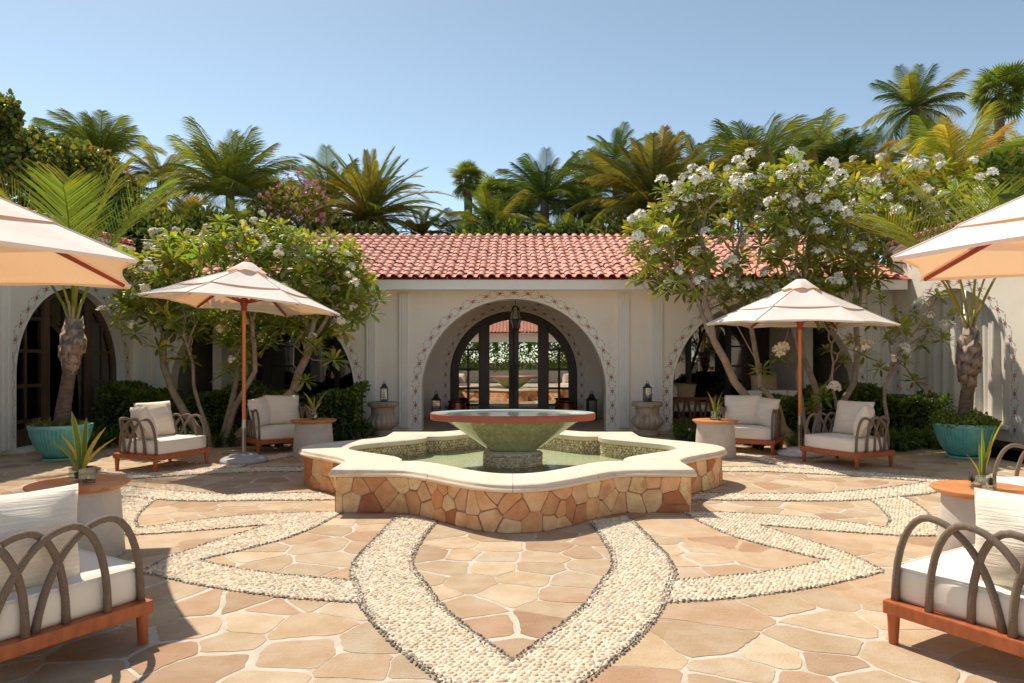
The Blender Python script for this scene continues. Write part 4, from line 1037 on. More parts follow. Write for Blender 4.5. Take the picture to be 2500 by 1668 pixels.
# ---- umbrellas
def umbrella(x, y, zr_, rise, Rr, rot, label, base='base_white', pole_z=None, finial=False, tilt=(0, 0), sides=6, vent=.64, dirt=False):
    t = thing('umbrella', label, 'umbrella', (x, y, 0), 0, 'cream market umbrellas round the fountain')
    T = Matrix.Translation((0, 0, zr_)) @ Matrix.Rotation(tilt[0], 4, 'X') @ Matrix.Rotation(tilt[1], 4, 'Y') @ Matrix.Translation((0, 0, -zr_))
    def cone(f0, f1, lift, hem, sag):
        m = MB(); nn = 8; rings = 6; vs = []
        tot = sides * nn
        for r in range(rings + 1):
            f = lerp(f0, f1, r / rings)
            for k in range(tot):
                s = k / nn; i = int(s); q = s - i; a0 = rot + 2*P5*i/sides; a1 = rot + 2*P5*(i+1)/sides
                xx = lerp(math.cos(a0), math.cos(a1), q); yy = lerp(math.sin(a0), math.sin(a1), q); bow = 4*q*(1-q)
                rr = Rr * f * (1 - sag * .05 * bow * f); z = zr_ + rise * (1 - f) - sag * .05 * bow * f * (1 - f) * 3 + lift - .03 * math.sin(P5 * f) * 0
                vs.append((xx * rr, yy * rr, z + sag * .022 * bow * f))
        for k in range(tot):                            # hem
            X, Y, Z = vs[rings*tot + k]; vs.append((X * .992, Y * .992, Z - hem * (1 + .25 * math.sin(k * 1.7))))
        fs = [(r*tot+k, r*tot+(k+1) % tot, (r+1)*tot+(k+1) % tot, (r+1)*tot+k) for r in range(rings+1) for k in range(tot)]
        m.add(vs, fs); return m.xf(T)
    can = cone(vent - .06, 1.0, 0, .022, 1.0).build('canopy', 'canvas', t, smooth=True)
    cone(.05, vent, .012, .003, .6).build('vent_cap', 'canvas', can, smooth=True)
    for i in range(sides):
        a = rot + 2*P5*i/sides; ex, ey = math.cos(a), math.sin(a); m = MB()
        m.tube([T @ Vector((ex*Rr*f, ey*Rr*f, zr_ + rise*(1 - f) + (.014 if f < vent else .003))) for f in (.16, .4, vent - .01, vent + .01, .85, 1.0)], [.006]*6, 5); m.build('seam', 'canvas', can)
    top = MB(); top.lathe([(Rr*.20, rise*.80), (Rr*.14, rise*.90), (Rr*.05, rise + .028), (.01, rise + .034)], 24, (0, 0, zr_), fn=lambda r, z, th: r * (1 + .07 * math.cos(th * 6)))
    top.v = [(a, b, c + .034 + .012 * math.sin(9 * math.atan2(b, a)) * (math.hypot(a, b) / (Rr*.2))**3) for a, b, c in top.v]; top.f = [f for f in top.f if len(f) == 4]; top.t = top.t[:len(top.f)]
    top.xf(T).build('top_cap', 'canvas', can, smooth=True)
    for i in range(sides):
        a = rot + 2*P5*i/sides; m = MB(); ex, ey = math.cos(a), math.sin(a)
        m.tube([T @ Vector((ex*.05, ey*.05, zr_ + rise*.95 - .055)), T @ Vector((ex*Rr*.5, ey*Rr*.5, zr_ + rise*.5 - .042)), T @ Vector((ex*Rr*.965, ey*Rr*.965, zr_ + rise*.035 - .030))], [.016, .016, .013], 6, flat=1.3); m.build('rib', 'rib_wood', t)
        m = MB(); m.tube([T @ Vector((ex*.04, ey*.04, zr_ + rise*.0 + .03)), T @ Vector((ex*Rr*.48, ey*Rr*.48, zr_ + rise*.52 - .055))], .011, 6); m.build('strut', 'rib_wood', t)
    apex = T @ Vector((0, 0, zr_ + rise))
    hub = T @ Vector((0, 0, zr_ + .02))
    m = MB(); m.tube([Vector((0, 0, .50)), Vector((hub.x, hub.y, hub.z)), apex], .024, 14); m.build('pole', 'teak_pole', t, smooth=True)
    m = MB(); m.lathe([(.030, -.10), (.040, -.085), (.040, -.055), (.032, -.05), (.046, -.02), (.052, .03), (.052, .06), (.035, .07)], 16, hub); m.build('hub', 'rib_wood', t, smooth=True)
    m = MB(); m.lathe([(.030, .06), (.030, .42), (.034, .425), (.034, .455), (.029, .46), (.029, .56)], 16); m.build('sleeve', 'steel', t, smooth=True)
    m = MB(); m.lathe([(.28, 0), (.302, .01), (.306, .03), (.285, .058), (.225, .075), (.19, .082), (.175, .104), (.11, .112), (.03, .115)], 48); m.build('base', base, t, smooth=True)
    if finial:
        m = MB(); m.lathe([(.022, .03), (.022, .05), (.032, .07), (.034, .09), (.024, .115), (.006, .128)], 14, apex); m.build('finial', 'teak_pole', t, smooth=True)
    return t
pm('base_grey', (.44, .44, .455), (.38, .38, .395), 4, .5, .05, 30)
umbrella(-3.545, 9.18, 2.07, .50, 1.25, R(22), 'cream umbrella with a round finial, on a grey base behind the flowering tree', 'base_grey', finial=True, tilt=(R(-2), R(4)))
umbrella(4.04, 9.80, 1.845, .57, 1.27, R(43), 'cream umbrella with leaf shadows on a white base by the large flowering tree', 'base_white', tilt=(R(.8), R(1)))
umbrella(-4.19, 4.41, 1.98, .79, 1.82, R(0), 'big near umbrella entering the picture at the upper left', 'base_grey', vent=.71)
umbrella(3.78, 4.15, 1.98, .66, 1.45, R(174), 'big near umbrella entering the picture at the upper right', 'base_white', vent=.74)

# ---- urns, lanterns, pots
def urn(x, y, label):
    n = 80; t = thing('stone_urn', label, 'urn', (x, y, 0), 0, 'carved stone urns flanking the entrance arch')
    m = MB(); m.lathe([(.20, 0), (.215, .01), (.215, .055), (.20, .065), (.17, .085), (.16, .10), (.18, .125)], 48); m.build('foot', 'stone_urn', t, smooth=True)
    gad = lambda r, z, th: r * (1 + (.11 * abs(math.sin(th * 8)) ** .5 - .08) * min(1, max(0, (z - .12) * 12)) * (1 if z < .34 else max(0, 1 - (z - .34) * 14)))
    m = MB(); m.lathe([(.17, .11), (.20, .13), (.25, .17), (.277, .225), (.275, .27), (.245, .32), (.215, .35), (.205, .39)], 128, fn=gad); m.build('belly', 'stone_urn', t, smooth=True)
    flute = lambda r, z, th: r * (1 - .025 * (abs(math.sin(th * 11)) ** 3))
    m = MB(); m.lathe([(.204, .385), (.205, .44), (.215, .49), (.235, .515)], 88, fn=flute); m.build('neck', 'stone_urn', t, smooth=True)
    m = MB(); m.lathe([(.235, .513), (.268, .522), (.275, .535), (.275, .575), (.262, .585), (.268, .592), (.262, .60), (.05, .60)], 48, fn=lambda r, z, th: r * (1 + .008 * math.sin(th*3 + z*20))); m.build('lip', 'stone_urn', t, smooth=True)
    return t
U1, U2 = (-2.315, 12.42), (2.40, 12.42)
urn(*U1, 'carved stone urn beside the entrance arch, rust streaked, near the dappled table')
urn(*U2, 'carved stone urn beside the entrance arch, on the side of the white umbrella')
def lantern(x, y, z, w_, h_, label, candle, rz=.12):
    t = thing('lantern', label, 'lantern', (x, y, z), rz, 'black iron lanterns at the entrance'); a = w_/2
    m = MB(); m.box(-a*1.1, a*1.1, -a*1.1, a*1.1, 0, h_*.05); m.build('base', 'black_iron', t, bevel=.004)
    for sx in (-1, 1):
        for sy in (-1, 1): m = MB(); m.box(sx*a - .1*a, sx*a + .1*a, sy*a - .1*a, sy*a + .1*a, h_*.05, h_*.66); m.build('post', 'black_iron', t)
    m = MB(); m.lathe([(a*1.62, h_*.66), (a*1.65, h_*.69), (a*1.25, h_*.71), (a*1.1, h_*.75), (a*.75, h_*.80), (a*.70, h_*.85), (a*.30, h_*.88)], 4); m.xf(Matrix.Rotation(R(45), 4, 'Z')); m.build('roof', 'black_iron', t)
    m = MB(); pts = [(a*.32*math.cos(k*P5/6), 0, h_*.90 + a*.55*math.sin(k*P5/6)) for k in range(12)]; m.tube(pts + [pts[0]], a*.08, 6); m.build('ring', 'black_iron', t)
    for s in (-1, 1):
        m = MB(); m.box(-a*.9, a*.9, s*a - .002, s*a + .002, h_*.05, h_*.66); m.build('pane', 'lantern_glass', t); m = MB(); m.box(s*a - .002, s*a + .002, -a*.9, a*.9, h_*.05, h_*.66); m.build('pane', 'lantern_glass', t)
    m = MB(); m.lathe([(a*.42, h_*.052), (a*.5, h_*.08), (a*.5, h_*.16), (a*.3, h_*.20)], 16); m.build('candle', candle, t, smooth=True)
pm('candle_teal', (.16, .36, .38), (.12, .30, .33), 4, .4); pm('candle_cream', (.72, .66, .55), (.68, .62, .5), 4, .6)
lantern(U1[0] + .02, U1[1], .600, .115, .37, 'small black lantern with a teal candle on the rust streaked urn', 'candle_teal')
lantern(U2[0] + .0, U2[1], .600, .115, .37, 'small black lantern on the urn on the white umbrella side', 'candle_teal')
lantern(-1.71, 15.55, .003, .18, .66, 'tall black floor lantern in the porch, on the rust streaked urn side', 'candle_cream')
lantern(1.76, 15.55, .003, .18, .66, 'tall black floor lantern in the porch, on the white umbrella side', 'candle_cream')
def pot(x, y, label):
    t = thing('copper_pot', label, 'pot', (x, y, .003), 0, 'copper pots beside the entrance door')
    m = MB(); m.lathe([(.13, .0), (.19, .05), (.215, .16), (.215, .26), (.19, .34), (.185, .38), (.215, .415), (.215, .425), (.18, .385), (.18, .3), (.02, .28)], 40); m.build('vessel', 'copper', t, smooth=True)
    for s in (-1, 1):
        m = MB(); m.tube([(s*.21, -.03, .30), (s*.245, -.03, .27), (s*.25, 0, .25), (s*.245, .03, .27), (s*.21, .03, .30)], .008, 6); m.build('handle', 'black_iron', t)
pot(-1.25, 15.6, 'dark copper pot by the entrance door, on the rust streaked urn side'); pot(1.21, 15.6, 'dark copper pot by the entrance door, on the white umbrella side')
t = thing('hanging_lantern', 'six sided glass lantern hanging on a rod in the central arch', 'lantern', (.055, 14.6, 0))
m = MB(); m.tube([(0, 0, 2.46), (0, 0, 2.60)], .008, 6); m.tube([(0, 0, 2.60), (0, 0, 2.758)], .012, 6); m.build('rod', 'black_iron', t)
K = 6; levels = [(.035, 2.475), (.062, 2.455), (.132, 2.19), (.062, 2.01), (.03, 2.0)]
m = MB(); m.lathe(levels[:2], K); m.build('top_plate', 'black_iron', t); m = MB(); m.lathe(levels[3:][::-1], K); m.build('bottom_plate', 'black_iron', t)
for k in range(K):
    a = 2*P5*k/K; b_ = 2*P5*(k+1)/K; m = MB(); m.tube([(r_*math.cos(a), r_*math.sin(a), z_) for r_, z_ in levels[1:4]], .007, 5); m.build('bar', 'black_iron', t)
    m = MB(); m.tube([(.132*math.cos(a), .132*math.sin(a), 2.19), (.132*math.cos(b_), .132*math.sin(b_), 2.19)], .007, 5); m.build('bar', 'black_iron', t)
    for (r0, z0), (r1, z1) in zip(levels[1:3], levels[2:4]):
        m = MB(); m.add([(.97*r0*math.cos(a), .97*r0*math.sin(a), z0), (.97*r0*math.cos(b_), .97*r0*math.sin(b_), z0), (.97*r1*math.cos(b_), .97*r1*math.sin(b_), z1), (.97*r1*math.cos(a), .97*r1*math.sin(a), z1)], [(0, 1, 2, 3)]); m.build('pane', 'lantern_glass', t)
m = MB(); m.lathe([(.012, 2.30), (.022, 2.33), (.024, 2.36), (.012, 2.40), (.01, 2.45)], 10); m.build('bulb', 'candle_cream', t, smooth=True)
# ---- benches inside the side bays
def bench(x, y, rz, label, cush):
    t = thing('slatted_bench', label, 'bench', (x, y, .003), rz)
    for sx in (-1, 1):
        for sy in (-1, 1): m = MB(); m.box(sx*.62 - .03, sx*.62 + .03, sy*.30 - .03, sy*.30 + .03, 0, .60); m.build('leg', 'mid_wood', t)
    m = MB(); m.box(-.59, .59, -.33, -.28, .54, .60); m.build('top_rail', 'mid_wood', t); m = MB(); m.box(-.59, .59, -.33, -.28, .12, .17); m.build('bottom_rail', 'mid_wood', t)
    for k in range(11): xx = -.54 + k * .108; m = MB(); m.box(xx - .022, xx + .022, -.318, -.292, .17, .54); m.xf(Matrix.Translation((xx, 0, .35)) @ Matrix.Rotation(R(9 if k % 2 else -9), 4, 'Y') @ Matrix.Translation((-xx, 0, -.35))); m.build('slat', 'mid_wood', t)
    link('seat_cushion', bm_mesh(rounded_box(-.58, .58, -.27, .30, .30, .46, .05, .02), 'seat_cushion', cush), t)
    return t
b1 = bench(3.62, 14.15, R(0), 'wooden slatted bench with cushions inside the bay behind the white umbrella', 'cushion')
pm('cushion_tan', (.52, .38, .25), (.46, .33, .21), 6, .9, .2, 30, kind='object')
for dx, lab in ((-.38, 'cream pillow at the end of the slatted bench inside the bay'), (-.12, 'tan pillow tipped on the slatted bench inside the bay')):
    o = link('pillow', PIL[1].copy(), None, (3.62 + dx, 14.25, .66), (R(-18), R(6), R(25 if dx < -.2 else -12))); tag(o, lab, 'pillow')
    if 'tan' in lab: o.data.materials[0] = MATS['cushion_tan']
bench(-3.42, 14.6, R(0), 'dark wooden slatted bench in the shaded bay behind the dappled table', 'cushion_tan')
s = thing('sofa', 'pale sofa inside the bay behind the white umbrella pole', 'sofa', (5.15, 13.9, .003))
link('back', bm_mesh(rounded_box(-.62, .62, -.28, -.10, .25, .74, .05, .01), 'back', 'cushion'), s); link('seat', bm_mesh(rounded_box(-.62, .62, -.10, .45, .12, .45, .05, .01), 'seat', 'cushion'), s)
for sx in (-1, 1):
    for sy in (-.22, .38): m = MB(); m.box(sx*.55 - .025, sx*.55 + .025, sy - .025, sy + .025, 0, .14); m.build('leg', 'mid_wood', s)
o = link('pillow', PIL[0].copy(), None, (5.05, 13.98, .82), (R(-10), 0, 0)); o.data.materials[0] = MATS['cushion_tan']; tag(o, 'tan pillow on the pale sofa inside the bay', 'pillow')
# ================================================================== PLANTS
def leaf_cloud(name, N, pts, size, cols, parent, mat='leaf_tint', aspect=.5, up=.35, nrm=None, kind='leaf', fold=.25):
    """N folded leaves at points pts (N,3)"""
    P_ = np.asarray(pts); n = len(P_); s = size * nr.uniform(.65, 1.3, n)
    d = nr.normal(0, 1, (n, 3)); 
    if nrm is not None: d = d * .7 + nrm * .9
    d[:, 2] += up; d /= np.linalg.norm(d, axis=1, keepdims=True)
    r = nr.normal(0, 1, (n, 3)); sd = np.cross(d, r); sd /= np.linalg.norm(sd, axis=1, keepdims=True) + 1e-9; nn = np.cross(sd, d)
    V = np.zeros((n, 6, 3)); w2 = s * aspect * .5
    V[:, 0] = P_; V[:, 1] = P_ + d * (s*.32)[:, None] + sd * w2[:, None] + nn * (w2*fold)[:, None]; V[:, 2] = P_ + d * (s*.32)[:, None] - sd * w2[:, None] + nn * (w2*fold)[:, None]
    V[:, 3] = P_ + d * (s*.70)[:, None] + sd * (w2*.85)[:, None] + nn * (w2*fold*.4)[:, None]; V[:, 4] = P_ + d * (s*.70)[:, None] - sd * (w2*.85)[:, None] + nn * (w2*fold*.4)[:, None]; V[:, 5] = P_ + d * s[:, None] - nn * (s*.10)[:, None]
    F = np.array([(0, 1, 2), (1, 3, 2), (2, 3, 4), (3, 5, 4)]); FF = (F[None] + (np.arange(n)*6)[:, None, None]).reshape(-1, 3)
    c = np.array(cols)[nr.integers(0, len(cols), n)] * nr.uniform(.7, 1.3, (n, 1)); T_ = np.repeat(c, 4, 0)
    o = link(name, fast_mesh(name, V.reshape(-1, 3), FF, mat, T_), parent); return stuff(o)
def shell(n, c, r, inner=.55, lumps=0, seed=0, flat=-9):
    g_ = np.random.default_rng(seed); d = g_.normal(0, 1, (n, 3)); d /= np.linalg.norm(d, axis=1, keepdims=True)
    k = g_.uniform(inner, 1, n) ** .6
    if lumps:
        L_ = g_.normal(0, 1, (lumps, 3)); L_ /= np.linalg.norm(L_, axis=1, keepdims=True); b = (d @ L_.T).max(1); k = k * (.62 + .45 * np.clip((b - .45) / .55, 0, 1))
    p = np.array(c) + d * np.array(r) * k[:, None]; keep_ = p[:, 2] > flat
    return p[keep_], d[keep_]
G_DARK = [(0.06, 0.102, 0.031), (0.085, 0.136, 0.034), (0.051, 0.085, 0.031), (0.119, 0.162, 0.043)]
G_MID = [(0.119, 0.187, 0.037), (0.17, 0.238, 0.048), (0.093, 0.145, 0.034), (0.204, 0.255, 0.06)]
G_YEL = [(0.272, 0.289, 0.051), (0.34, 0.34, 0.068), (0.204, 0.238, 0.051), (0.408, 0.34, 0.076)]
G_OLV = [(0.204, 0.178, 0.051), (0.153, 0.145, 0.048), (0.255, 0.204, 0.06), (0.119, 0.128, 0.043)]

# ---- frangipani trees
def rosette_mesh(seed, L=.20, n=15, gain=1.0):
    rg = random.Random(seed); m = MB()
    for k in range(n):
        a = k * 2.39996 + rg.uniform(-.2, .2); el = lerp(R(70), R(-22), (k / (n - 1)) ** .85) + rg.uniform(-.12, .12); l = L * rg.uniform(.75, 1.15) * (.75 + .25 * min(1, k / 5)); w_ = l * .135
        f = Vector((math.cos(a) * math.cos(el), math.sin(a) * math.cos(el), math.sin(el))); s = Vector((-math.sin(a), math.cos(a), 0)); u = s.cross(f); 
        g = rg.uniform(.7, 1.35) * gain; y = rg.random() < .10; m.tint = (.42*g, .33*g, .06) if y else (lerp(.15, .28, rg.random())*g, lerp(.20, .29, rg.random())*g, .045*g)
        o = f * .02; dz = Vector((0, 0, -1)) * l
        pts = [o, o + f*l*.35 + s*w_*.8 - u*w_*-.25, o + f*l*.35 + dz*.02, o + f*l*.35 - s*w_*.8 - u*w_*-.25, o + f*l*.72 + s*w_ + dz*.08 + u*w_*.25, o + f*l*.72 + dz*.09, o + f*l*.72 - s*w_ + dz*.08 + u*w_*.25, o + f*l + dz*.22]
        m.add(pts, [(0, 1, 2), (0, 2, 3), (1, 4, 5, 2), (2, 5, 6, 3), (4, 7, 5), (5, 7, 6)])
    return m.mesh('leaf_cluster', 'leaf_tint')
ROS = [rosette_mesh(s, .22, 21) for s in range(6)]
ROSL = [rosette_mesh(s + 50, .23, 21, 1.22) for s in range(6)]
def bloom_mesh(seed, cream):
    rg = random.Random(seed); m = MB()
    for k in range(20):
        a = rg.uniform(0, 6.3); rr = rg.uniform(0, .070); c = Vector((rr*math.cos(a), rr*math.sin(a), rg.uniform(.03, .085) - rr*.4)); ax = (c + Vector((0, 0, .02))).normalized()
        t1 = ax.cross(Vector((.3, .8, .1))).normalized(); t2 = ax.cross(t1); ph = rg.uniform(0, 1)
        for p in range(5):
            th = ph + p * 2*P5/5; d = t1*math.cos(th) + t2*math.sin(th); sd = ax.cross(d); m.tint = (.96, .84, .55) if cream and rg.random() < .45 else (1, 1, .985)
            if rg.random() < .05: m.tint = (.55, .30, .15)
            m.add([c, c + d*.018 + sd*.012 + ax*.004, c + d*.036 + sd*.006 + ax*.010, c + d*.034 - sd*.010 + ax*.006, c + d*.016 - sd*.010 + ax*.002], [(0, 1, 2, 3, 4)])
    return m.mesh('flower_cluster', 'petal')
BLW = [bloom_mesh(s, False) for s in range(4)]; BLC = [bloom_mesh(s + 9, True) for s in range(4)]
def grow_tree(tree, base_pts, tips, mat, r_tip=.0085, expo=.43, gnarl=.10, seed=1, up=.25):
    """branch skeleton that reaches every tip: recursive two-way clustering"""
    rg = random.Random(seed); segs = []
    def rad(n): return r_tip * n ** expo
    def rec(p, d, T_):
        n = len(T_); C = sum(T_, Vector()) / n
        if n == 1:
            q = T_[0]; L_ = (q - p).length; m1 = p + d * L_ * .35 + (q - p) * .15; mid = (p + q) / 2 * .5 + m1 * .5
            segs.append(([p, mid + Vector((rg.gauss(0, gnarl*.2), rg.gauss(0, gnarl*.2), -L_*.05)), q], [rad(1)*1.15, rad(1), rad(1)*.9])); return
        far = max(T_, key=lambda t: (t - C).length); far2 = max(T_, key=lambda t: (t - far).length); A, B = far, far2; ga = gb = None
        for _ in range(4):
            ga = [t for t in T_ if (t - A).length <= (t - B).length]; gb = [t for t in T_ if (t - A).length > (t - B).length]
            if not ga or not gb: break
            A = sum(ga, Vector()) / len(ga); B = sum(gb, Vector()) / len(gb)
        if not ga or not gb: ga, gb = T_[:n//2], T_[n//2:]
        frac = rg.uniform(.30, .46) if n > 3 else .5
        dirn = (C - p); L_ = dirn.length * frac; q = p + (dirn.normalized() * .75 + d * .35 + Vector((rg.gauss(0, .12), rg.gauss(0, .12), up * .3))).normalized() * L_
        mid = (p + q) / 2 + Vector((rg.gauss(0, gnarl), rg.gauss(0, gnarl), rg.gauss(0, gnarl*.5))) * L_ * .7
        segs.append(([p, lerp(p, mid, .5), mid, lerp(mid, q, .6), q], [rad(n), rad(n)*.98, rad(n)*.95, rad(n)*.93, rad(n)*.92]))
        nd = (q - mid).normalized(); rec(q, nd, ga); rec(q, nd, gb)
    groups = [[] for _ in base_pts]
    for t in tips: groups[min(range(len(base_pts)), key=lambda i: (Vector((base_pts[i][1].x - t.x, (base_pts[i][1].y - t.y), 0))).length)].append(t)
    for (b0, b1), T_ in zip(base_pts, groups):
        if not T_: continue
        n = len(T_); segs.append(([b0, (b0*2 + b1)/3 + Vector((rg.gauss(0, .04), rg.gauss(0, .04), 0)), (b0 + b1*2)/3 + Vector((rg.gauss(0, .04), rg.gauss(0, .04), 0)), b1], [rad(n)*1.55, rad(n)*1.2, rad(n)*1.1, rad(n)]))
        rec(b1, (b1 - b0).normalized(), T_)
    main = MB(); twig = MB()
    for pts, r_ in segs:
        (main if r_[0] > .030 else twig).tube(pts, r_, 9 if r_[0] > .03 else 6, cap=False)
    main.build('trunk', mat, tree, smooth='all'); stuff(twig.build('branchwork', mat, tree, smooth='all'))
def frangipani(label, base_pts, tips, blooms, bm_set, seed, tint=1.0, sc=1.0):
    t = thing('frangipani_tree', label, 'tree', base_pts[0][0]); o = Vector(base_pts[0][0]); rg = random.Random(seed)
    tips = [Vector(x) - o for x in tips]; bp = [(Vector(a) - o, Vector(b) - o) for a, b in base_pts]
    grow_tree(t, bp, tips, 'bark', seed=seed)
    for i, p in enumerate(tips):
        s = sc * rg.uniform(.8, 1.25); tilt = (rg.gauss(0, .35), rg.gauss(0, .35), rg.uniform(0, 6.3)); link('leaf_cluster', (ROSL if bm_set is BLC else ROS)[i % 6], t, p, tilt, s)
        if rg.random() < blooms: link('flower_cluster', bm_set[i % 4], t, p + Vector((rg.gauss(0, .05), -.13 + rg.gauss(0, .05), .10 + rg.uniform(0, .08))), (rg.gauss(.5, .3), rg.gauss(0, .3), rg.uniform(-.5, .5)), rg.uniform(1.05, 1.5) * (.72 if bm_set is BLC else 1))
    return t
def tips_in(n, c, r, seed, inner=.35, zmin=-9, lo=None):
    g_ = random.Random(seed); out = []; k = 0
    while len(out) < n and k < 60000:
        k += 1; d = Vector((g_.gauss(0, 1), g_.gauss(0, 1), g_.gauss(0, 1))).normalized(); f = g_.uniform(inner, 1) ** .5
        p = Vector((c[0] + d.x*r[0]*f, c[1] + d.y*r[1]*f, c[2] + d.z*r[2]*f))
        if p.z < zmin or (p.y > 12.0 and p.z < 3.05 + max(0, p.y - 12.5) * .42): continue
        if any((p - q).length < .17 for q in out): continue
        out.append(p)
    return out
tp = tips_in(285, (-4.38, 11.4, 2.58), (2.2, 1.1, 1.02), 3, .3, 1.55) + [at(x, y, d=d) for x, y, d in ((290, 780, 10.6), (330, 815, 10.5), (365, 730, 10.7), (300, 740, 11), (420, 790, 10.4), (860, 775, 11), (905, 765, 10.9), (925, 735, 11), (880, 720, 10.8), (560, 905, 10.8), (815, 880, 10.7), (770, 850, 10.9), (745, 930, 10.7), (690, 800, 11), (840, 810, 10.8), (600, 880, 11.1), (385, 850, 10.6), (455, 880, 10.9))]
B0 = Vector((-4.78, 10.85, 0)); frangipani('frangipani tree with cream flowers behind the umbrella with the finial', [(B0, Vector((-5.35, 11.0, .80))), (B0 + Vector((.1, -.05, 0)), Vector((-4.95, 10.8, .95))), (B0 + Vector((.2, .1, 0)), Vector((-4.5, 11.2, .75))), (B0 + Vector((.28, -.08, 0)), Vector((-4.15, 10.8, .9))), (B0 + Vector((.38, .02, 0)), Vector((-3.5, 11.1, .85)))], tp, .26, BLC, 4)
tp = tips_in(255, (4.12, 11.65, 3.34), (2.42, 1.05, 1.28), 8, .3, 1.9) + [at(x, y, d=d) for x, y, d in ((1545, 560, 10.9), (1560, 600, 10.8), (1580, 640, 10.9), (1700, 720, 10.7), (1650, 690, 10.7), (1860, 905, 10.4), (1905, 870, 10.6), (2330, 470, 11), (2380, 500, 11.2), (1620, 590, 10.8), (1590, 560, 10.9))]
B0 = Vector((4.35, 10.75, 0)); frangipani('large frangipani with white flower heads above the umbrella with leaf shadows', [(B0, Vector((3.5, 11.0, 1.0))), (B0 + Vector((.1, .05, 0)), Vector((4.0, 11.2, .9))), (B0 + Vector((.25, -.05, 0)), Vector((4.45, 10.9, 1.05))), (B0 + Vector((.35, .05, 0)), Vector((4.85, 11.2, .95))), (B0 + Vector((.5, .0, 0)), Vector((5.4, 11.0, 1.0)))], tp, .60, BLW, 6)
tp = [at(x, y, d=10.45 + ((x * 7 + y * 3) % 11) * .07 - .35) for x, y in ((2040, 750), (2090, 745), (2150, 735), (2190, 760), (2235, 770), (2290, 725), (2300, 830), (2250, 840), (2130, 790), (2080, 830), (2020, 800), (2170, 830), (2210, 880), (2110, 870), (2060, 880), (2150, 900), (1990, 770), (2265, 800), (2020, 855), (1985, 1000), (2010, 970), (2200, 800), (2330, 770), (2230, 930))]
B0 = Vector((5.52, 10.40, 0)); frangipani('small crooked frangipani between the hedge and the upright potted palm', [(B0, Vector((5.55, 10.4, .72))), (B0 + Vector((-.5, .1, 0)), Vector((4.85, 10.5, .80)))], tp, .28, BLW, 11, sc=.78)

tp = tips_in(95, (7.95, 13.9, 4.45), (1.75, .8, .95), 28, .2, 3.5)
B0 = Vector((8.0, 13.9, 0)); frangipani('white flowered frangipani rising behind the corner of the sunlit wing', [(B0, Vector((7.6, 13.9, 2.2))), (B0 + Vector((.2, .1, 0)), Vector((8.3, 13.9, 2.3)))], tp, .6, BLW, 15)
# ---- hedges and ground plants
def hedge(x0, x1, y0, y1, h, label, flowers, seed, n):
    cxm = (x0+x1)/2; t = thing('ixora_hedge', label, 'hedge', (cxm, (y0+y1)/2, 0)); g_ = np.random.default_rng(seed)
    k = int(n); p = np.stack([g_.uniform(x0, x1, k) - cxm, g_.uniform(y0, y1, k) - (y0+y1)/2, g_.uniform(.05, 1, k)], 1)
    hh = h * (.86 + .14 * np.sin(p[:, 0]*3.1 + seed) + .06 * np.sin(p[:, 0]*9)); edge = g_.random(k); p[:, 2] = hh * np.where(edge < .62, 1 - g_.random(k)**2 * .25, p[:, 2])
    p[:, 1] = np.where(edge > .72, -(y1-y0)/2 + g_.random(k)**2 * .3, p[:, 1])
    nrm = np.stack([np.zeros(k), np.where(edge > .62, -1., -.3), np.where(edge < .62, 1., .2)], 1)
    leaf_cloud('foliage', k, p, .075, [(.085, .145, .035), (.115, .185, .04), (.06, .10, .03), (.19, .22, .05)], t, aspect=.5, nrm=nrm, up=.2)
    m = MB(); m.box(x0 - cxm + .1, x1 - cxm - .1, -(y1-y0)/2 + .12, (y1-y0)/2 - .05, .0, h*.78); m.build('shade_core', 'hedge_core', t)  # solid near-black box: the shade behind the leaves put into its colour
    fl = [( .45, .045, .02), (.52, .09, .025), (.40, .03, .02)]
    rg = random.Random(seed)
    for _ in range(flowers):
        mb = MB(); c = Vector((rg.uniform(x0, x1) - cxm, -(y1-y0)/2 + rg.uniform(-.02, .3), h * rg.uniform(.72, 1.02)))
        for q in range(16):
            d = Vector((rg.gauss(0, 1), rg.gauss(0, 1), rg.gauss(0, 1) + .4)).normalized() * .032; s = Vector((-d.y, d.x, 0)) * .45; mb.tint = fl[q % 3]; mb.add([c + d - s*.5, c + d + s*.5, c + d*1.4 + Vector((0, 0, .014))], [(0, 1, 2)])
        mb.build('flower', 'petal_col', t)
    return t
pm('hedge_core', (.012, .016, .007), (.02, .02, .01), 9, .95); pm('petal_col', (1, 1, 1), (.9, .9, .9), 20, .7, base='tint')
hedge(-6.95, -2.55, 11.55, 12.35, .88, 'dark clipped hedge under the cream flowered frangipani', 10, 1, 15000)
hedge(4.3, 7.05, 11.2, 12.1, .90, 'dark hedge dotted with red flowers under the white flowered frangipani', 22, 2, 11000)
def clump_mesh(seed, n, L, w_, cols, spread=1.0):
    rg = random.Random(seed); m = MB()
    for k in range(n):
        a = rg.uniform(0, 6.3); b0 = Vector((rg.uniform(-.05, .05), rg.uniform(-.05, .05), 0)); l = L * rg.uniform(.6, 1.15); out_ = rg.uniform(.25, 1.0) * spread; g = rg.uniform(.65, 1.35); c = rg.choice(cols); m.tint = tuple(x * g for x in c)
        d = Vector((math.cos(a), math.sin(a), 0)); s = Vector((-d.y, d.x, 0)) * w_; pts = []
        for q in range(5):
            t = q / 4; pts.append(b0 + d * out_ * l * (t ** 1.2) * .75 + Vector((0, 0, l * (t * 1.15 - t*t * (.35 + .75 * out_)))))
        vs = []
        for q, p in enumerate(pts): ww = (1, 1.1, .95, .65, .06)[q]; vs += [p - s*ww, p + s*ww]
        m.add(vs, [(2*q, 2*q+1, 2*q+3, 2*q+2) for q in range(4)])
    return m.mesh('blade_tuft', 'leaf_tint')
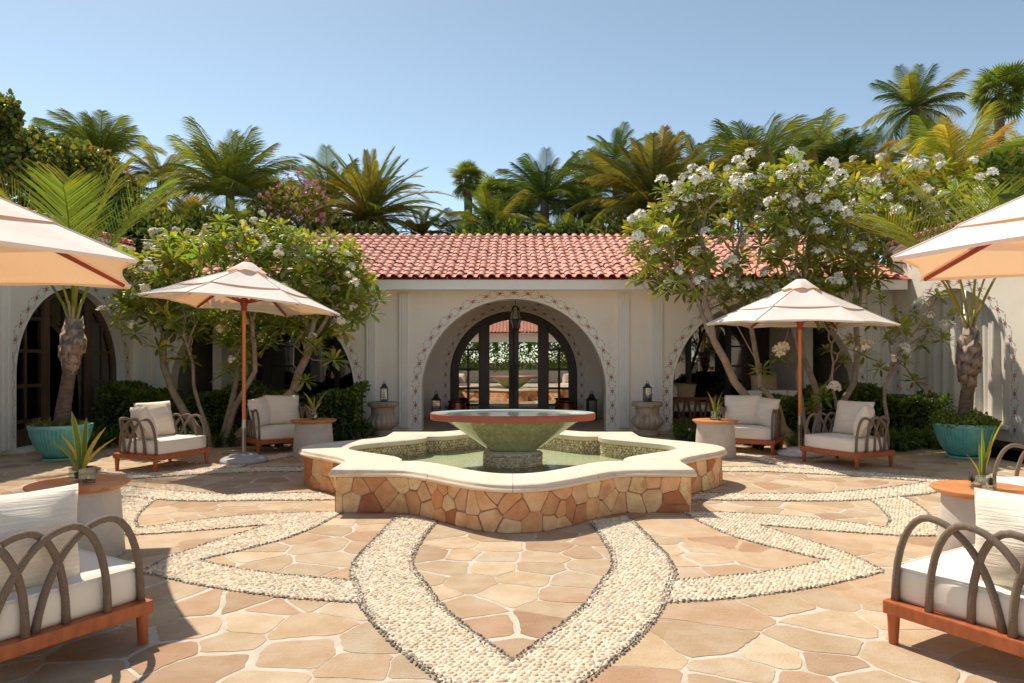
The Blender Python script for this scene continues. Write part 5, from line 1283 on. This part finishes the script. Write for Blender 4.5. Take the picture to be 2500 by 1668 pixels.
LILY = [clump_mesh(s, 60, .46, .0085, [(.075, .15, .04), (.10, .18, .05), (.055, .105, .035)]) for s in range(4)]
SPID = [clump_mesh(s + 20, 26, .20, .008, [(.20, .19, .05), (.13, .15, .03), (.28, .24, .08)]) for s in range(3)]
LIGHT = [clump_mesh(s + 40, 46, .42, .012, [(.11, .18, .045), (.16, .23, .06), (.08, .13, .04)], .8) for s in range(3)]
def bed(name, label, spots, meshes, seed, sc=1.0, flowers=()):
    c = spots[0]; t = thing(name, label, 'plant', (c[0], c[1], 0)); rg = random.Random(seed)
    for x, y in spots: link('blade_tuft', meshes[rg.randrange(len(meshes))], t, (x - c[0], y - c[1], 0), (0, 0, rg.uniform(0, 6.3)), sc * rg.uniform(.8, 1.2))
    for (x, y, z) in flowers:
        mb = MB()
        for q in range(5): th = q * 2*P5/5; d = Vector((math.cos(th), -.3, math.sin(th))); s_ = Vector((-math.sin(th), 0, math.cos(th))) * .008; mb.tint = (.62, .30, .36); p = Vector((x - c[0], y - c[1], z)); mb.add([p, p + d*.012 + s_, p + d*.024, p + d*.012 - s_], [(0, 1, 2, 3)])
        mb.build('flower', 'petal_col', t)
    return t
def row(x0, x1, y0, y1, n, seed): rg = random.Random(seed); return [(rg.uniform(x0, x1), rg.uniform(y0, y1)) for _ in range(n)]
bed('lily_bed', 'dark lily turf under the chair beside the leaning potted palm', row(-6.7, -5.0, 10.3, 11.5, 26, 1), LIGHT + LILY, 1, 1.05, ((-5.6, 10.1, .42), (-5.35, 10.05, .3), (-6.3, 10.1, .45)))
bed('lily_bed', 'dark lily turf behind the grey umbrella base', row(-5.0, -3.0, 10.7, 11.5, 26, 2), LIGHT + LILY, 2, 1.0)
bed('lily_bed', 'grassy lily mound between the dappled table and the rust streaked urn', row(-3.05, -2.62, 11.6, 12.5, 16, 3), LILY, 3, 1.15)
bed('lily_bed', 'grassy lily mound with pale flowers between the urn and the table', row(2.75, 3.5, 11.3, 12.3, 20, 4), LILY, 4, 1.05, ((2.95, 11.2, .33), (3.05, 11.18, .28), (2.85, 11.25, .22), (3.2, 11.2, .37)))
bed('lily_bed', 'lily turf behind the white umbrella base', row(3.7, 4.9, 10.3, 11.1, 20, 5), LIGHT + LILY, 5, .95)
bed('lily_bed', 'thick lily turf left of the upright potted palm', row(5.0, 6.2, 10.15, 11.2, 30, 6), LIGHT + LILY, 6, 1.1)
bed('lily_bed', 'lily turf at the foot of the sunlit wing, right of the upright potted palm', row(6.3, 6.95, 10.4, 11.1, 12, 7), LIGHT, 7, 1.15)

# ---- palm fronds
def frond_mesh(name, pairs, l0, droop, fwd, vee, wd, rach, seed, tipdroop=.25, petiole=.10, cplx=2):
    """unit-length frond from the origin along +Y, bending down; leaflets both sides"""
    rg = random.Random(seed); m = MB(); n = 14; pos = [Vector((0, 0, 0))]; tan = []
    for i in range(n):
        t = (i + .5) / n; a = -droop * t ** 1.5; d = Vector((0, math.cos(a), math.sin(a))); tan.append(d); pos.append(pos[-1] + d / n)
    tan.append(tan[-1]); m.tint = (1.5, 1.2, .7); m.tube(pos, [rach * (1 - .85 * i / n) for i in range(n + 1)], 4, cap=False)
    def P_at(t): i = min(int(t * n), n - 1); return pos[i] + (pos[i+1] - pos[i]) * (t * n - i), tan[min(i + 1, n)]
    for k in range(pairs):
        t = petiole + (1 - petiole) * (k + .5) / pairs; p, d = P_at(t); up = Vector((1, 0, 0)).cross(d) * -1; up = Vector((0, -d.z, d.y))
        env = math.sin(math.pi * min(1, (.10 + .86 * (t - petiole) / (1 - petiole)))) ** .65
        for s in (-1, 1):
            l = l0 * env * rg.uniform(.88, 1.1); f = fwd + .5 * t; dirv = (Vector((s, 0, 0)) + d * f + up * (vee + rg.gauss(0, .08))).normalized(); g = rg.uniform(.72, 1.3); m.tint = (g, g, g)
            if rg.random() < .05: m.tint = (1.6, 1.2, .7)
            mid = p + dirv * l * .55 + Vector((0, 0, -1)) * l * tipdroop * .25; tip = p + dirv * l * .95 + Vector((0, 0, -1)) * l * tipdroop * rg.uniform(.7, 1.4)
            wv = (d * .85 + up * .5).normalized() * wd
            m.add([p - wv*.5, p + wv*.5, mid + wv*.5, mid - wv*.5, tip], [(0, 1, 2, 3), (3, 2, 4)])
    return m.mesh(name, 'frond_mix')
def make_frond_mat():
    m, n, l, out = new_mat('frond_mix'); a = n.new('ShaderNodeAttribute'); a.attribute_name = 'tint'; ob = n.new('ShaderNodeObjectInfo')
    c = mix(n, l, 1.0, a.outputs['Color'], ob.outputs['Color'], 'MULTIPLY'); b = n.new('ShaderNodeBsdfPrincipled'); l.new(c, b.inputs['Base Color']); b.inputs['Roughness'].default_value = .62; b.inputs['Specular IOR Level'].default_value = .22
    t = n.new('ShaderNodeBsdfTranslucent'); c2 = mix(n, l, 1.0, c, (1.5, 1.5, .6), 'MULTIPLY'); l.new(c2, t.inputs[0])
    mx = n.new('ShaderNodeMixShader'); mx.inputs[0].default_value = .32; l.new(b.outputs[0], mx.inputs[1]); l.new(t.outputs[0], mx.inputs[2]); l.new(mx.outputs[0], out.inputs[0])
make_frond_mat()
FR = {
    'coco': [frond_mesh('frond', 58, .30, dr, .62, .10, .0105, .012, i, .45) for i, dr in enumerate((.5, .9, 1.4))],
    'date': [frond_mesh('frond', 62, .16, dr, .80, .30, .0125, .012, i + 5, .10, .05) for i, dr in enumerate((.6, 1.05, 1.5))],
    'feather': [frond_mesh('frond', 66, .20, dr, .70, .05, .0105, .012, i + 9, .45, .08) for i, dr in enumerate((.7, 1.2, 1.7))],
    'pot': [frond_mesh('frond', 30, .36, dr, .60, .50, .012, .010, i + 33, .22, .36) for i, dr in enumerate((.55, .8, 1.0))],
    'areca': [frond_mesh('frond', 34, .34, dr, .55, .55, .018, .013, i + 13, .12, .16) for i, dr in enumerate((.7, 1.2, 1.6))],
}
def fan_mesh(seed):
    rg = random.Random(seed); m = MB(); m.tint = (1.5, 1.2, .7); m.tube([(0, 0, 0), (0, .25, -.01), (0, .5, -.04)], [.02, .014, .01], 5); n = 26
    for k in range(n):
        a = lerp(-2.2, 2.2, k / (n - 1)); d = Vector((math.sin(a), math.cos(a), 0)); l = .52 * (1 - .16 * abs(a) / 2.2) * rg.uniform(.92, 1.05); b = Vector((0, .5, -.04)); s = Vector((d.y, -d.x, 0)) * .028; g = rg.uniform(.75, 1.25); m.tint = (g, g, g)
        mid = b + d * l * .6 + Vector((0, 0, .012 * (-1)**k)); tip = b + d * l + Vector((0, 0, -.10 - rg.uniform(0, .1)))
        m.add([b, mid + s, tip, mid - s], [(0, 1, 2, 3)])
    return m.mesh('fan_leaf', 'frond_mix')
FAN = [fan_mesh(s) for s in range(3)]
def palm(label, crown, kind, L, n, colr, el=(80, -35), seed=0, group='palms behind the roofs', trunk=True, jitter=.14, lean=(0, 0), tr=.13, arc=None):
    """crown = world point of the growing tip; trunk goes straight down to the ground"""
    L *= .80 if kind == 'fan' else (1.05 if kind in ('date', 'feather') else .94); n = int(n * 2.1); rg = random.Random(seed); c = Vector(crown); t = thing('palm_tree', label, 'palm', (c.x, c.y, 0), 0, group); z = c.z
    if trunk:
        m = MB(); k = 10; m.tube([(lean[0] * (i/k - 1)**2 * -1 * 0 + lean[0]*(1 - i/k)**2, lean[1]*(1 - i/k)**2, z * i/k) for i in range(k + 1)], [tr * (1.25 - .35 * i/k + .05 * (i % 2)) for i in range(k + 1)], 9); m.build('trunk', 'palm_trunk', t, smooth='all')
    for k in range(n):
        f = (k + .5) / n; az = k * 2.39996 + rg.uniform(-.3, .3); e = lerp(R(el[0]), R(el[1]), f ** .9) + rg.gauss(0, jitter * .5); l = L * rg.uniform(.82, 1.12) * (.8 + .2 * min(1, f * 4))
        if arc is not None: az = rg.uniform(*arc)
        ms = FAN if kind == 'fan' else FR[kind]; mi = ms[rg.randrange(3)] if kind == 'fan' else ms[0 if f < .3 else (1 if f < .7 else 2)] if rg.random() < .8 else ms[rg.randrange(3)]
        o = link('frond', mi, t, (0, 0, z), None, l); o.rotation_euler = (e, rg.gauss(0, .18), az); o.rotation_mode = 'XYZ'
        g = rg.uniform(.75, 1.25); y = rg.random(); cc = colr[rg.randrange(len(colr))]; o.color = (cc[0]*g*1.22, cc[1]*g*1.12, cc[2]*g, 1)
        o.rotation_euler = (Matrix.Rotation(az, 3, 'Z') @ Matrix.Rotation(e, 3, 'X') @ Matrix.Rotation(rg.gauss(0, .25), 3, 'Y')).to_euler()
    return t
C_COCO = [(0.112, 0.158, 0.033), (0.143, 0.188, 0.039), (0.195, 0.203, 0.045), (0.09, 0.128, 0.03)]
C_DARK = [(0.06, 0.112, 0.03), (0.083, 0.135, 0.033), (0.045, 0.083, 0.027)]
C_OLIVE = [(0.176, 0.165, 0.048), (0.14, 0.139, 0.041), (0.117, 0.132, 0.038), (0.211, 0.185, 0.054)]
C_YEL = [(0.33, 0.315, 0.053), (0.39, 0.33, 0.06), (0.255, 0.27, 0.045), (0.45, 0.3, 0.06)]
C_BRT = [(0.18, 0.255, 0.045), (0.24, 0.3, 0.053), (0.135, 0.195, 0.038)]
palm('upright palm crown rising above the dark round leaved tree at the far left', at(245, 400, d=19), 'coco', 1.75, 11, C_COCO, (88, 48), 1)
palm('thin palm fronds half hidden behind the round leaved tree', at(110, 400, d=22), 'coco', 1.5, 8, C_COCO, (80, 20), 2)
palm('low palm between the two upright palms on the left', at(395, 440, d=19.5), 'coco', 1.25, 11, C_COCO + C_YEL, (80, 0), 3)
palm('tall bushy palm above the cream flowered frangipani', at(562, 480, d=19), 'coco', 2.1, 20, C_COCO, (89, 12), 4)
palm('yellowish arching palm below the tall bushy palm', at(455, 560, d=17.5), 'areca', 1.25, 16, C_COCO + C_YEL, (80, 5), 5)
palm('small areca palm in front of the tall bushy palm', at(575, 560, d=17), 'areca', .85, 14, C_BRT + C_COCO, (75, -5), 6)
palm('wide date palm over the tiled roof, left of the gap of sky', at(900, 535, d=19), 'date', 2.15, 46, C_OLIVE + C_COCO, (88, -22), 7)
palm('palm with thin upright fronds behind the wide date palm', at(800, 500, d=22), 'coco', 1.9, 9, C_COCO, (88, 30), 8)
palm('fan palm with stiff round leaves beside the gap of sky', at(1143, 440, d=21), 'fan', .85, 20, C_BRT + C_COCO, (85, -50), 9)
palm('bright green fan palm in front of the stiff fan palm', at(1215, 480, d=20), 'fan', .95, 18, C_BRT, (80, -40), 10)
palm('drooping feather palm above the middle of the tiled roof', at(1200, 555, d=18.5), 'coco', 1.35, 18, C_DARK + C_COCO, (75, -25), 11)
palm('palm with a pointed spear leaf above the middle of the roof', at(1330, 490, d=19.5), 'coco', 1.7, 20, C_COCO + C_DARK, (89, -20), 12)
palm('low arching palm at the roof ridge near the middle', at(1370, 590, d=18), 'coco', 1.15, 12, C_COCO, (60, -5), 13)
palm('slim palm leaning over the feathery olive palm', at(1505, 385, d=22), 'coco', 1.25, 13, C_DARK, (85, -45), 14)
palm('huge feathery olive palm behind the roof, left of the white frangipani', at(1600, 520, d=18.6), 'feather', 2.3, 52, C_OLIVE + [(.10, .115, .03)], (88, -25), 15)
palm('upright palm with three long fronds over the white frangipani', at(1835, 480, d=18.5), 'coco', 2.6, 12, C_COCO, (88, 38), 16)
palm('dense dark palm above the white frangipani', at(2050, 440, d=18.5), 'coco', 1.7, 14, C_DARK + C_COCO, (88, 25), 17)
palm('tall coconut palm standing against the sky', at(2232, 265, d=19.5), 'coco', 1.45, 20, C_COCO + C_DARK, (85, -40), 18)
palm('tall fan palm with a bare trunk at the far right', at(2440, 225, d=20), 'fan', 1.15, 20, C_BRT + C_COCO, (85, -55), 19)
palm('large yellow green palm under the tall fan palm', at(2330, 470, d=16.5), 'coco', 2.35, 15, C_YEL + C_BRT, (82, 12), 20)
palm('short golden palm behind the top of the white frangipani', at(2180, 480, d=15.5), 'coco', 1.3, 10, C_YEL, (80, 15), 21)
palm('ragged palm at the right edge under the tall fan palm', at(2500, 430, d=17), 'coco', 1.8, 14, C_YEL + C_OLIVE, (75, -15), 22)
palm('green palm between the upright palm and the dark palm', at(1945, 450, d=19.5), 'coco', 1.5, 12, C_COCO, (85, 10), 23)
palm('slender palm filling the row right of the tall bushy palm', at(655, 500, d=20), 'coco', 1.2, 10, C_OLIVE + C_COCO, (82, -5), 31)
palm('olive palm behind the left shoulder of the wide date palm', at(775, 545, d=20.5), 'date', 1.5, 16, C_OLIVE, (80, -10), 32)
palm('arching palm right of the wide date palm, under the gap of sky', at(1030, 575, d=19), 'date', 1.1, 14, C_OLIVE + C_COCO, (70, -15), 33)
palm('feathery palm between the fan palms and the spear leaf palm', at(1270, 520, d=20.5), 'coco', 1.3, 14, C_BRT + C_COCO, (85, -10), 34)
palm('dark palm between the spear leaf palm and the olive palm', at(1420, 520, d=20), 'coco', 1.4, 14, C_DARK + C_COCO, (80, -15), 35)
palm('olive palm right of the huge feathery palm', at(1715, 480, d=19.5), 'feather', 1.8, 20, C_OLIVE + C_COCO, (85, -10), 36)
palm('green palm in the gap left of the tall coconut palm', at(2120, 440, d=18.5), 'coco', 1.5, 14, C_COCO + C_YEL, (82, 0), 37)
palm('low yellow palm between the round leaved tree and the low palm', at(330, 470, d=18.5), 'coco', 1.2, 11, C_YEL + C_OLIVE, (70, -15), 38)
palm('feathery palm behind the pink blossom', at(700, 520, d=21), 'coco', 1.5, 12, C_COCO + C_YEL, (84, 0), 41)
palm('small fan palm left of the wide date palm', at(800, 560, d=18), 'fan', 0.8, 10, C_OLIVE + C_BRT, (70, -20), 42)
palm('upright palm in the gap behind the slim leaning palm', at(1460, 470, d=21), 'coco', 1.6, 12, C_COCO, (86, 15), 43)
palm('palm behind the dense dark palm', at(1990, 400, d=20.5), 'coco', 1.6, 12, C_YEL + C_COCO, (86, 10), 44)
palm('low palm at the ridge beside the fan palms', at(1120, 580, d=18.5), 'coco', 1.0, 11, C_BRT + C_DARK, (70, -10), 45)
# banana leaves
def banana_mesh(seed):
    rg = random.Random(seed); m = MB(); n = 12; vs = []
    for i in range(n + 1):
        t = i / n; w_ = .13 * math.sin(math.pi * min(1, .06 + t * .95)) ** .5; y = t; z = -.16 * t * t; vs += [(-w_, y, z + .05 * t + rg.uniform(-.012, .012)), (0, y, z), (w_, y, z + .05 * t + rg.uniform(-.012, .012))]
    for i in range(n):
        for s in (0, 1):
            g = rg.uniform(.8, 1.25); m.tint = (g, g, g)
            m.add([vs[3*i+s], vs[3*i+s+1], vs[3*i+4+s], vs[3*i+3+s]], [(0, 1, 2, 3)])
    m.tint = (1.5, 1.3, .8); m.tube([(0, -.22, -.02), (0, .3, -.012), (0, .95, -.15)], [.018, .012, .004], 5); return m.mesh('banana_leaf', 'frond_mix')
BAN = [banana_mesh(s) for s in range(3)]
def banana(label, c, leaves, col_):
    c = Vector(c); t = thing('banana_plant', label, 'plant', (c.x, c.y, 0)); m = MB(); m.tube([(0, 0, 0), (0, 0, c.z*.5), (0, 0, c.z)], [.12, .1, .07], 9); m.build('stem', 'petiole', t, smooth='all')
    for i, (az, e, L_, roll, k) in enumerate(leaves):
        o = link('banana_leaf', BAN[i % 3], t, (0, 0, c.z), None, L_); o.rotation_euler = (Matrix.Rotation(R(az), 3, 'Z') @ Matrix.Rotation(R(e), 3, 'X') @ Matrix.Rotation(R(roll), 3, 'Y')).to_euler(); cc = col_[k]; o.color = (*cc, 1)
BC = [(.11, .11, .03), (.22, .17, .03), (.07, .085, .03), (.09, .13, .03)]
banana('banana plant with broad torn leaves beside the upright palm', at(1885, 500, d=17.2), [(95, 84, 1.45, 70, 0), (-80, 80, 1.4, 80, 2), (20, 75, 1.3, 60, 1), (180, 62, 1.2, 20, 3), (-130, 50, 1.1, 10, 0)], BC)
banana('banana plant with a yellow upright leaf above the white frangipani', at(1975, 500, d=17), [(-70, 82, 1.5, 75, 1), (-100, 55, 1.35, 40, 1), (60, 70, 1.2, 50, 3), (150, 60, 1.2, 10, 2)], BC)
banana('banana plant behind the near umbrella at the right edge', (6.62, 7.9, 2.55), [(75, 38, 1.25, 60, 3), (100, 20, 1.2, 10, 3), (20, 60, 1.2, 30, 2), (-60, 55, 1.2, 0, 3)], BC)

# ---- potted palms
def potted(x, y, label, lean, azs, seed, filler, th_=.62, bh_=.6):
    t = thing('potted_palm', label, 'potted palm', (x, y, 0), 0, 'palms in ribbed turquoise pots'); rg = random.Random(seed)
    m = MB(); fl = lambda r, z, th: r * (1 + (.020 * abs(math.sin(th * 24)) ** 1.2) * (1 if .07 < z < .43 else 0))
    m.lathe([(.185, .045), (.205, .055), (.255, .12), (.30, .20), (.345, .32), (.365, .42)], 288, fn=fl); p = m.build('pot', 'glaze_teal', t, smooth=True)
    m = MB(); m.lathe([(.362, .415), (.378, .43), (.382, .462), (.374, .478), (.352, .478), (.345, .44)], 64, cap0=False, cap1=False); m.build('rim', 'glaze_rim', p, smooth=True)
    m = MB(); m.lathe([(.20, .0), (.225, .008), (.235, .035), (.222, .04), (.20, .03)], 48); m.build('saucer', 'glaze_rim', p, smooth=True)
    m = MB(); m.lathe([(.345, .43), (.02, .445)], 32, cap0=False); m.build('soil', 'earth', p)
    n = 16; path = [Vector((lean * (i/n)**1.2, 0, .43 + th_ * i/n)) for i in range(n + 1)]
    m = MB(); m.tube(path, [.085 * (1.15 - .28 * i/n + .05 * (i % 2)) for i in range(n + 1)], 14); m.build('trunk', 'palm_trunk', t, smooth='all')
    top = path[-1]; ax = Vector((lean * .35, 0, .62)).normalized()
    prof = lambda q: lerp(.066, .128, min(1, q / .45)) if q < .6 else lerp(.128, .085, (q - .6) / .4)
    for k in range(22):                                  # overlapping leaf bases
        a = k * 2.39996; q = k / 21; h_ = lerp(-.04, bh_ - .12, q); b = top + ax * h_; d = Vector((math.cos(a), math.sin(a), 0)); rr = prof(q); s = Vector((-d.y, d.x, 0)); mb = MB(); w_ = rr * 1.15
        p0 = b + d*rr*.86; vs = [p0 - s*w_*.8 - ax*.06, p0 + s*w_*.8 - ax*.06, p0 + d*.020 + s*w_*.72 + ax*.09, p0 + d*.020 - s*w_*.72 + ax*.09, p0 + d*.030 + ax*.20 + s*.012, p0 - d*.04, p0 + d*.032 + ax*.03]
        mb.add(vs, [(0, 1, 6), (1, 2, 6), (2, 3, 6), (3, 0, 6), (3, 2, 4), (0, 3, 5), (1, 5, 2), (0, 5, 1), (4, 2, 5), (4, 5, 3)]); mb.build('leaf_base', 'palm_boot', t, smooth='all')
    mb = MB(); mb.tube([top + ax * bh_ * f for f in (-.12, .1, .3, .5, .7, .9, 1.05)], [prof(max(0, f)) * .93 for f in (0, .1, .3, .5, .7, .9, 1.0)], 14); mb.build('crownshaft', 'palm_boot', t, smooth='all')
    top = top + ax * (bh_ - .26)
    for i, (az, e, L_) in enumerate(azs):
        o = link('frond', FR['pot'][i % 3], t, top + ax*.20, None, L_); o.rotation_euler = (Matrix.Rotation(R(az), 3, 'Z') @ Matrix.Rotation(R(e), 3, 'X') @ Matrix.Rotation(rg.gauss(0, .15), 3, 'Y')).to_euler(); cc = rg.choice(C_YEL[:3] + C_BRT[:2]); o.color = (*[c * .92 for c in cc], 1)
        mb = MB(); d = o.rotation_euler.to_matrix() @ Vector((0, 1, 0)); st = top + ax*.12; en = top + ax*.20 + d * L_ * .16; mb.tube([st, lerp(st, en, .5), en], [.030, .021, .015], 7); mb.build('petiole', 'petiole', t, smooth='all')
    for k in range(filler[1]):
        a = rg.uniform(0, 6.3); rr = rg.uniform(.12, .33)
        if filler[0] == 'spider': link('blade_tuft', SPID[k % 3], t, (rr*math.cos(a), rr*math.sin(a), .44), (0, 0, a), rg.uniform(.75, 1.0))
    if filler[0] == 'bush':
        g_ = np.random.default_rng(seed); k = 2600; a = g_.uniform(0, 6.3, k); rr = np.sqrt(g_.uniform(.03, 1, k)) * .40; pz = .44 + g_.random(k) * (.17 + .05*np.sin(a*3)) * (1.1 - (rr/.45)**4)
        leaf_cloud('foliage', k, np.stack([rr*np.cos(a), rr*np.sin(a), pz], 1), .042, G_MID + G_YEL[:1], t, aspect=.5, up=.8)
    return t
potted(-6.10, 9.40, 'leaning palm in a ribbed turquoise pot beside the dark glazed doors', .13, [(30, 84, 2.3), (-75, 74, 2.3), (95, 66, 2.2), (-100, 68, 2.3), (150, 78, 2.1), (-150, 72, 2.2), (-20, 86, 2.4), (60, 68, 2.2)], 1, ('spider', 22), .82, .62)
potted(6.20, 9.56, 'upright palm in a ribbed turquoise pot beside the sunlit wing', .05, [(30, 84, 2.2), (-75, 76, 2.2), (100, 68, 2.2), (-120, 72, 2.2), (165, 76, 2.1), (70, 72, 2.2)], 2, ('bush', 0), .58, .74)

# ---- broad-leaved trees behind the wings
def leaf_tree(name, label, c, r, n, size, cols, seed, trunk_r=.14, lumps=26, aspect=.9, extra=()):
    c = Vector(c); t = thing(name, label, 'tree', (c.x, c.y, 0)); m = MB(); m.tube([(0, 0, 0), (.1, 0, c.z*.4), (0, .1, c.z*.8)], [trunk_r*1.3, trunk_r, trunk_r*.7], 10)
    rg = random.Random(seed)
    for k in range(9):
        a = rg.uniform(0, 6.3); e = rg.uniform(.2, 1.0); st_ = Vector((.05, .05, c.z * rg.uniform(.45, .75))); en = Vector((r[0]*.8*math.cos(a), r[1]*.8*math.sin(a), c.z + r[2]*(e - .4))); m.tube([st_, lerp(st_, en, .5) + Vector((0, 0, .1)), en], [trunk_r*.5, trunk_r*.32, .02], 6, cap=False)
    m.build('trunk', 'bark_brown', t, smooth='all')
    P_, d = shell(n, (0, 0, c.z), r, .35, lumps, seed)
    for (ox, oy, oz, rr, q) in extra:
        P2, d2 = shell(q, (ox, oy, c.z + oz), (rr, rr, rr*1.2), .2, 8, seed + 3); P_ = np.concatenate([P_, P2]); d = np.concatenate([d, d2])
    leaf_cloud('crown', len(P_), P_, size, cols, t, aspect=aspect, nrm=d, up=.1)
    return t
SG = [(.085, .12, .03), (.11, .15, .035), (.06, .085, .025), (.20, .20, .045), (.30, .19, .05), (.15, .18, .04), (.24, .25, .05)]
leaf_tree('sea_grape_tree', 'dense dark tree with round leaves at the upper left', (-11.7, 17, 4.9), (2.5, 1.7, 1.85), 17000, .115, SG, 2, extra=((-.75, -.5, 1.9, .75, 1700), (1.3, -.3, .85, .9, 2400), (.2, -.4, 1.3, .7, 1600), (2.2, -.2, -.1, .8, 1800), (-.2, -.6, 2.3, .35, 450)))
leaf_tree('sea_grape_tree', 'lower shoulder of round leaved foliage beside the tall bushy palm', (-9.4, 17.5, 4.1), (1.7, 1.4, 1.25), 9000, .115, SG, 5)
PK = [(0.17, 0.204, 0.051), (0.272, 0.255, 0.068), (0.374, 0.221, 0.085), (0.136, 0.17, 0.051)]
pk = leaf_tree('orchid_tree', 'loose tree with pink blossom left of the wide date palm', at(705, 540, d=18.2), (1.15, .8, .85), 3600, .11, PK, 7, .07, aspect=.55)
rg = random.Random(4)
for k in range(64):
    mb = MB(); u = rg.random()
    q = at(lerp(640, 800, rg.random()), lerp(455, 560, rg.random()), d=17.6) if k < 42 else at(*rg.choice([(712, 412), (725, 425), (735, 418), (760, 450), (742, 440), (785, 465), (770, 438), (705, 425), (750, 462), (790, 440)]), d=17.8)
    q = q - Vector((pk.location.x, pk.location.y, 0)) + Vector((rg.gauss(0, .04), rg.gauss(0, .1), rg.gauss(0, .04)))
    for j in range(6): d = Vector((rg.gauss(0, 1), rg.gauss(0, .5), rg.gauss(0, 1))).normalized(); s_ = d.cross(Vector((0, 1, 0))).normalized() * .02; mb.tint = rg.choice([(.66, .24, .36), (.74, .36, .48), (.58, .16, .27)]); mb.add([q, q + d*.04 + s_, q + d*.08, q + d*.04 - s_], [(0, 1, 2, 3)])
    mb.build('blossom', 'petal_col', pk)
mb = MB(); o_ = Vector((pk.location.x, pk.location.y, 0))
for e in ((712, 412), (735, 418), (760, 450), (785, 465), (770, 438)): mb.tube([at(775, 530, d=18) - o_, at((775 + e[0])/2 + 12, (530 + e[1])/2, d=18) - o_, at(*e, d=17.8) - o_], [.016, .011, .005], 5)
mb.build('branch', 'bark_brown', pk)
# understorey behind the roofs
US = [('green shrub behind the roof under the tall bushy palm', 500, 600, 17.0, 1.5, .9, G_MID + G_YEL), ('dark shrub behind the roof beside the pink blossom', 640, 620, 17.6, 1.5, .8, G_DARK + G_OLV), ('brownish shrub under the wide date palm', 830, 600, 17.8, 1.6, .55, G_OLV + G_MID), ('green shrub under the bright fan palm', 1210, 605, 17.6, 1.3, .6, G_MID + G_DARK), ('dark shrub at the ridge under the spear leaf palm', 1390, 610, 17.6, 1.4, .6, G_DARK), ('olive shrub under the huge feathery palm', 1560, 600, 17.2, 1.6, .8, G_OLV + G_DARK), ('dark shrub behind the white frangipani', 1800, 560, 16.6, 1.8, 1.1, G_DARK + G_MID), ('green shrub under the dense dark palm', 2030, 540, 16.6, 1.7, 1.2, G_MID + G_DARK), ('green shrub behind the sunlit wing', 2260, 560, 15.6, 1.7, 1.1, G_MID + G_YEL), ('dark shrub at the right edge behind the wing', 2480, 520, 15.6, 1.6, 1.3, G_DARK + G_MID), ('dark shrub behind the left wing roof', 330, 600, 16, 1.5, .9, G_DARK + SG)]
for i, (lab, px, py, d, rx, rz_, cols_) in enumerate(US): leaf_tree('shrub', lab, at(px, py, d=d), (rx, .7, rz_), 2600, .17, cols_, 30 + i, .05, 14, .4)
# garden greenery behind the camera, mirrored in the doors
GR = [(0.272, 0.374, 0.06), (0.34, 0.442, 0.068), (0.204, 0.289, 0.051)]
P_, d_ = shell(13000, (0, -9.0, 1.6), (5.6, .8, 1.75), .3, 30, 5, .6); gt = thing('garden_hedge', 'bright green hedge mirrored in the entrance doors', 'hedge', (0, -9.0, 0)); leaf_cloud('foliage', len(P_), P_ - np.array([0, -9.0, 0]), .14, GR, gt, aspect=.6, nrm=d_)
gm = clump_mesh(77, 26, 1.3, .05, GR, .35)
for k in range(9): link('lily', gm, gt, (-4 + k, -.3, 1.75), (0, 0, k), 1.0)
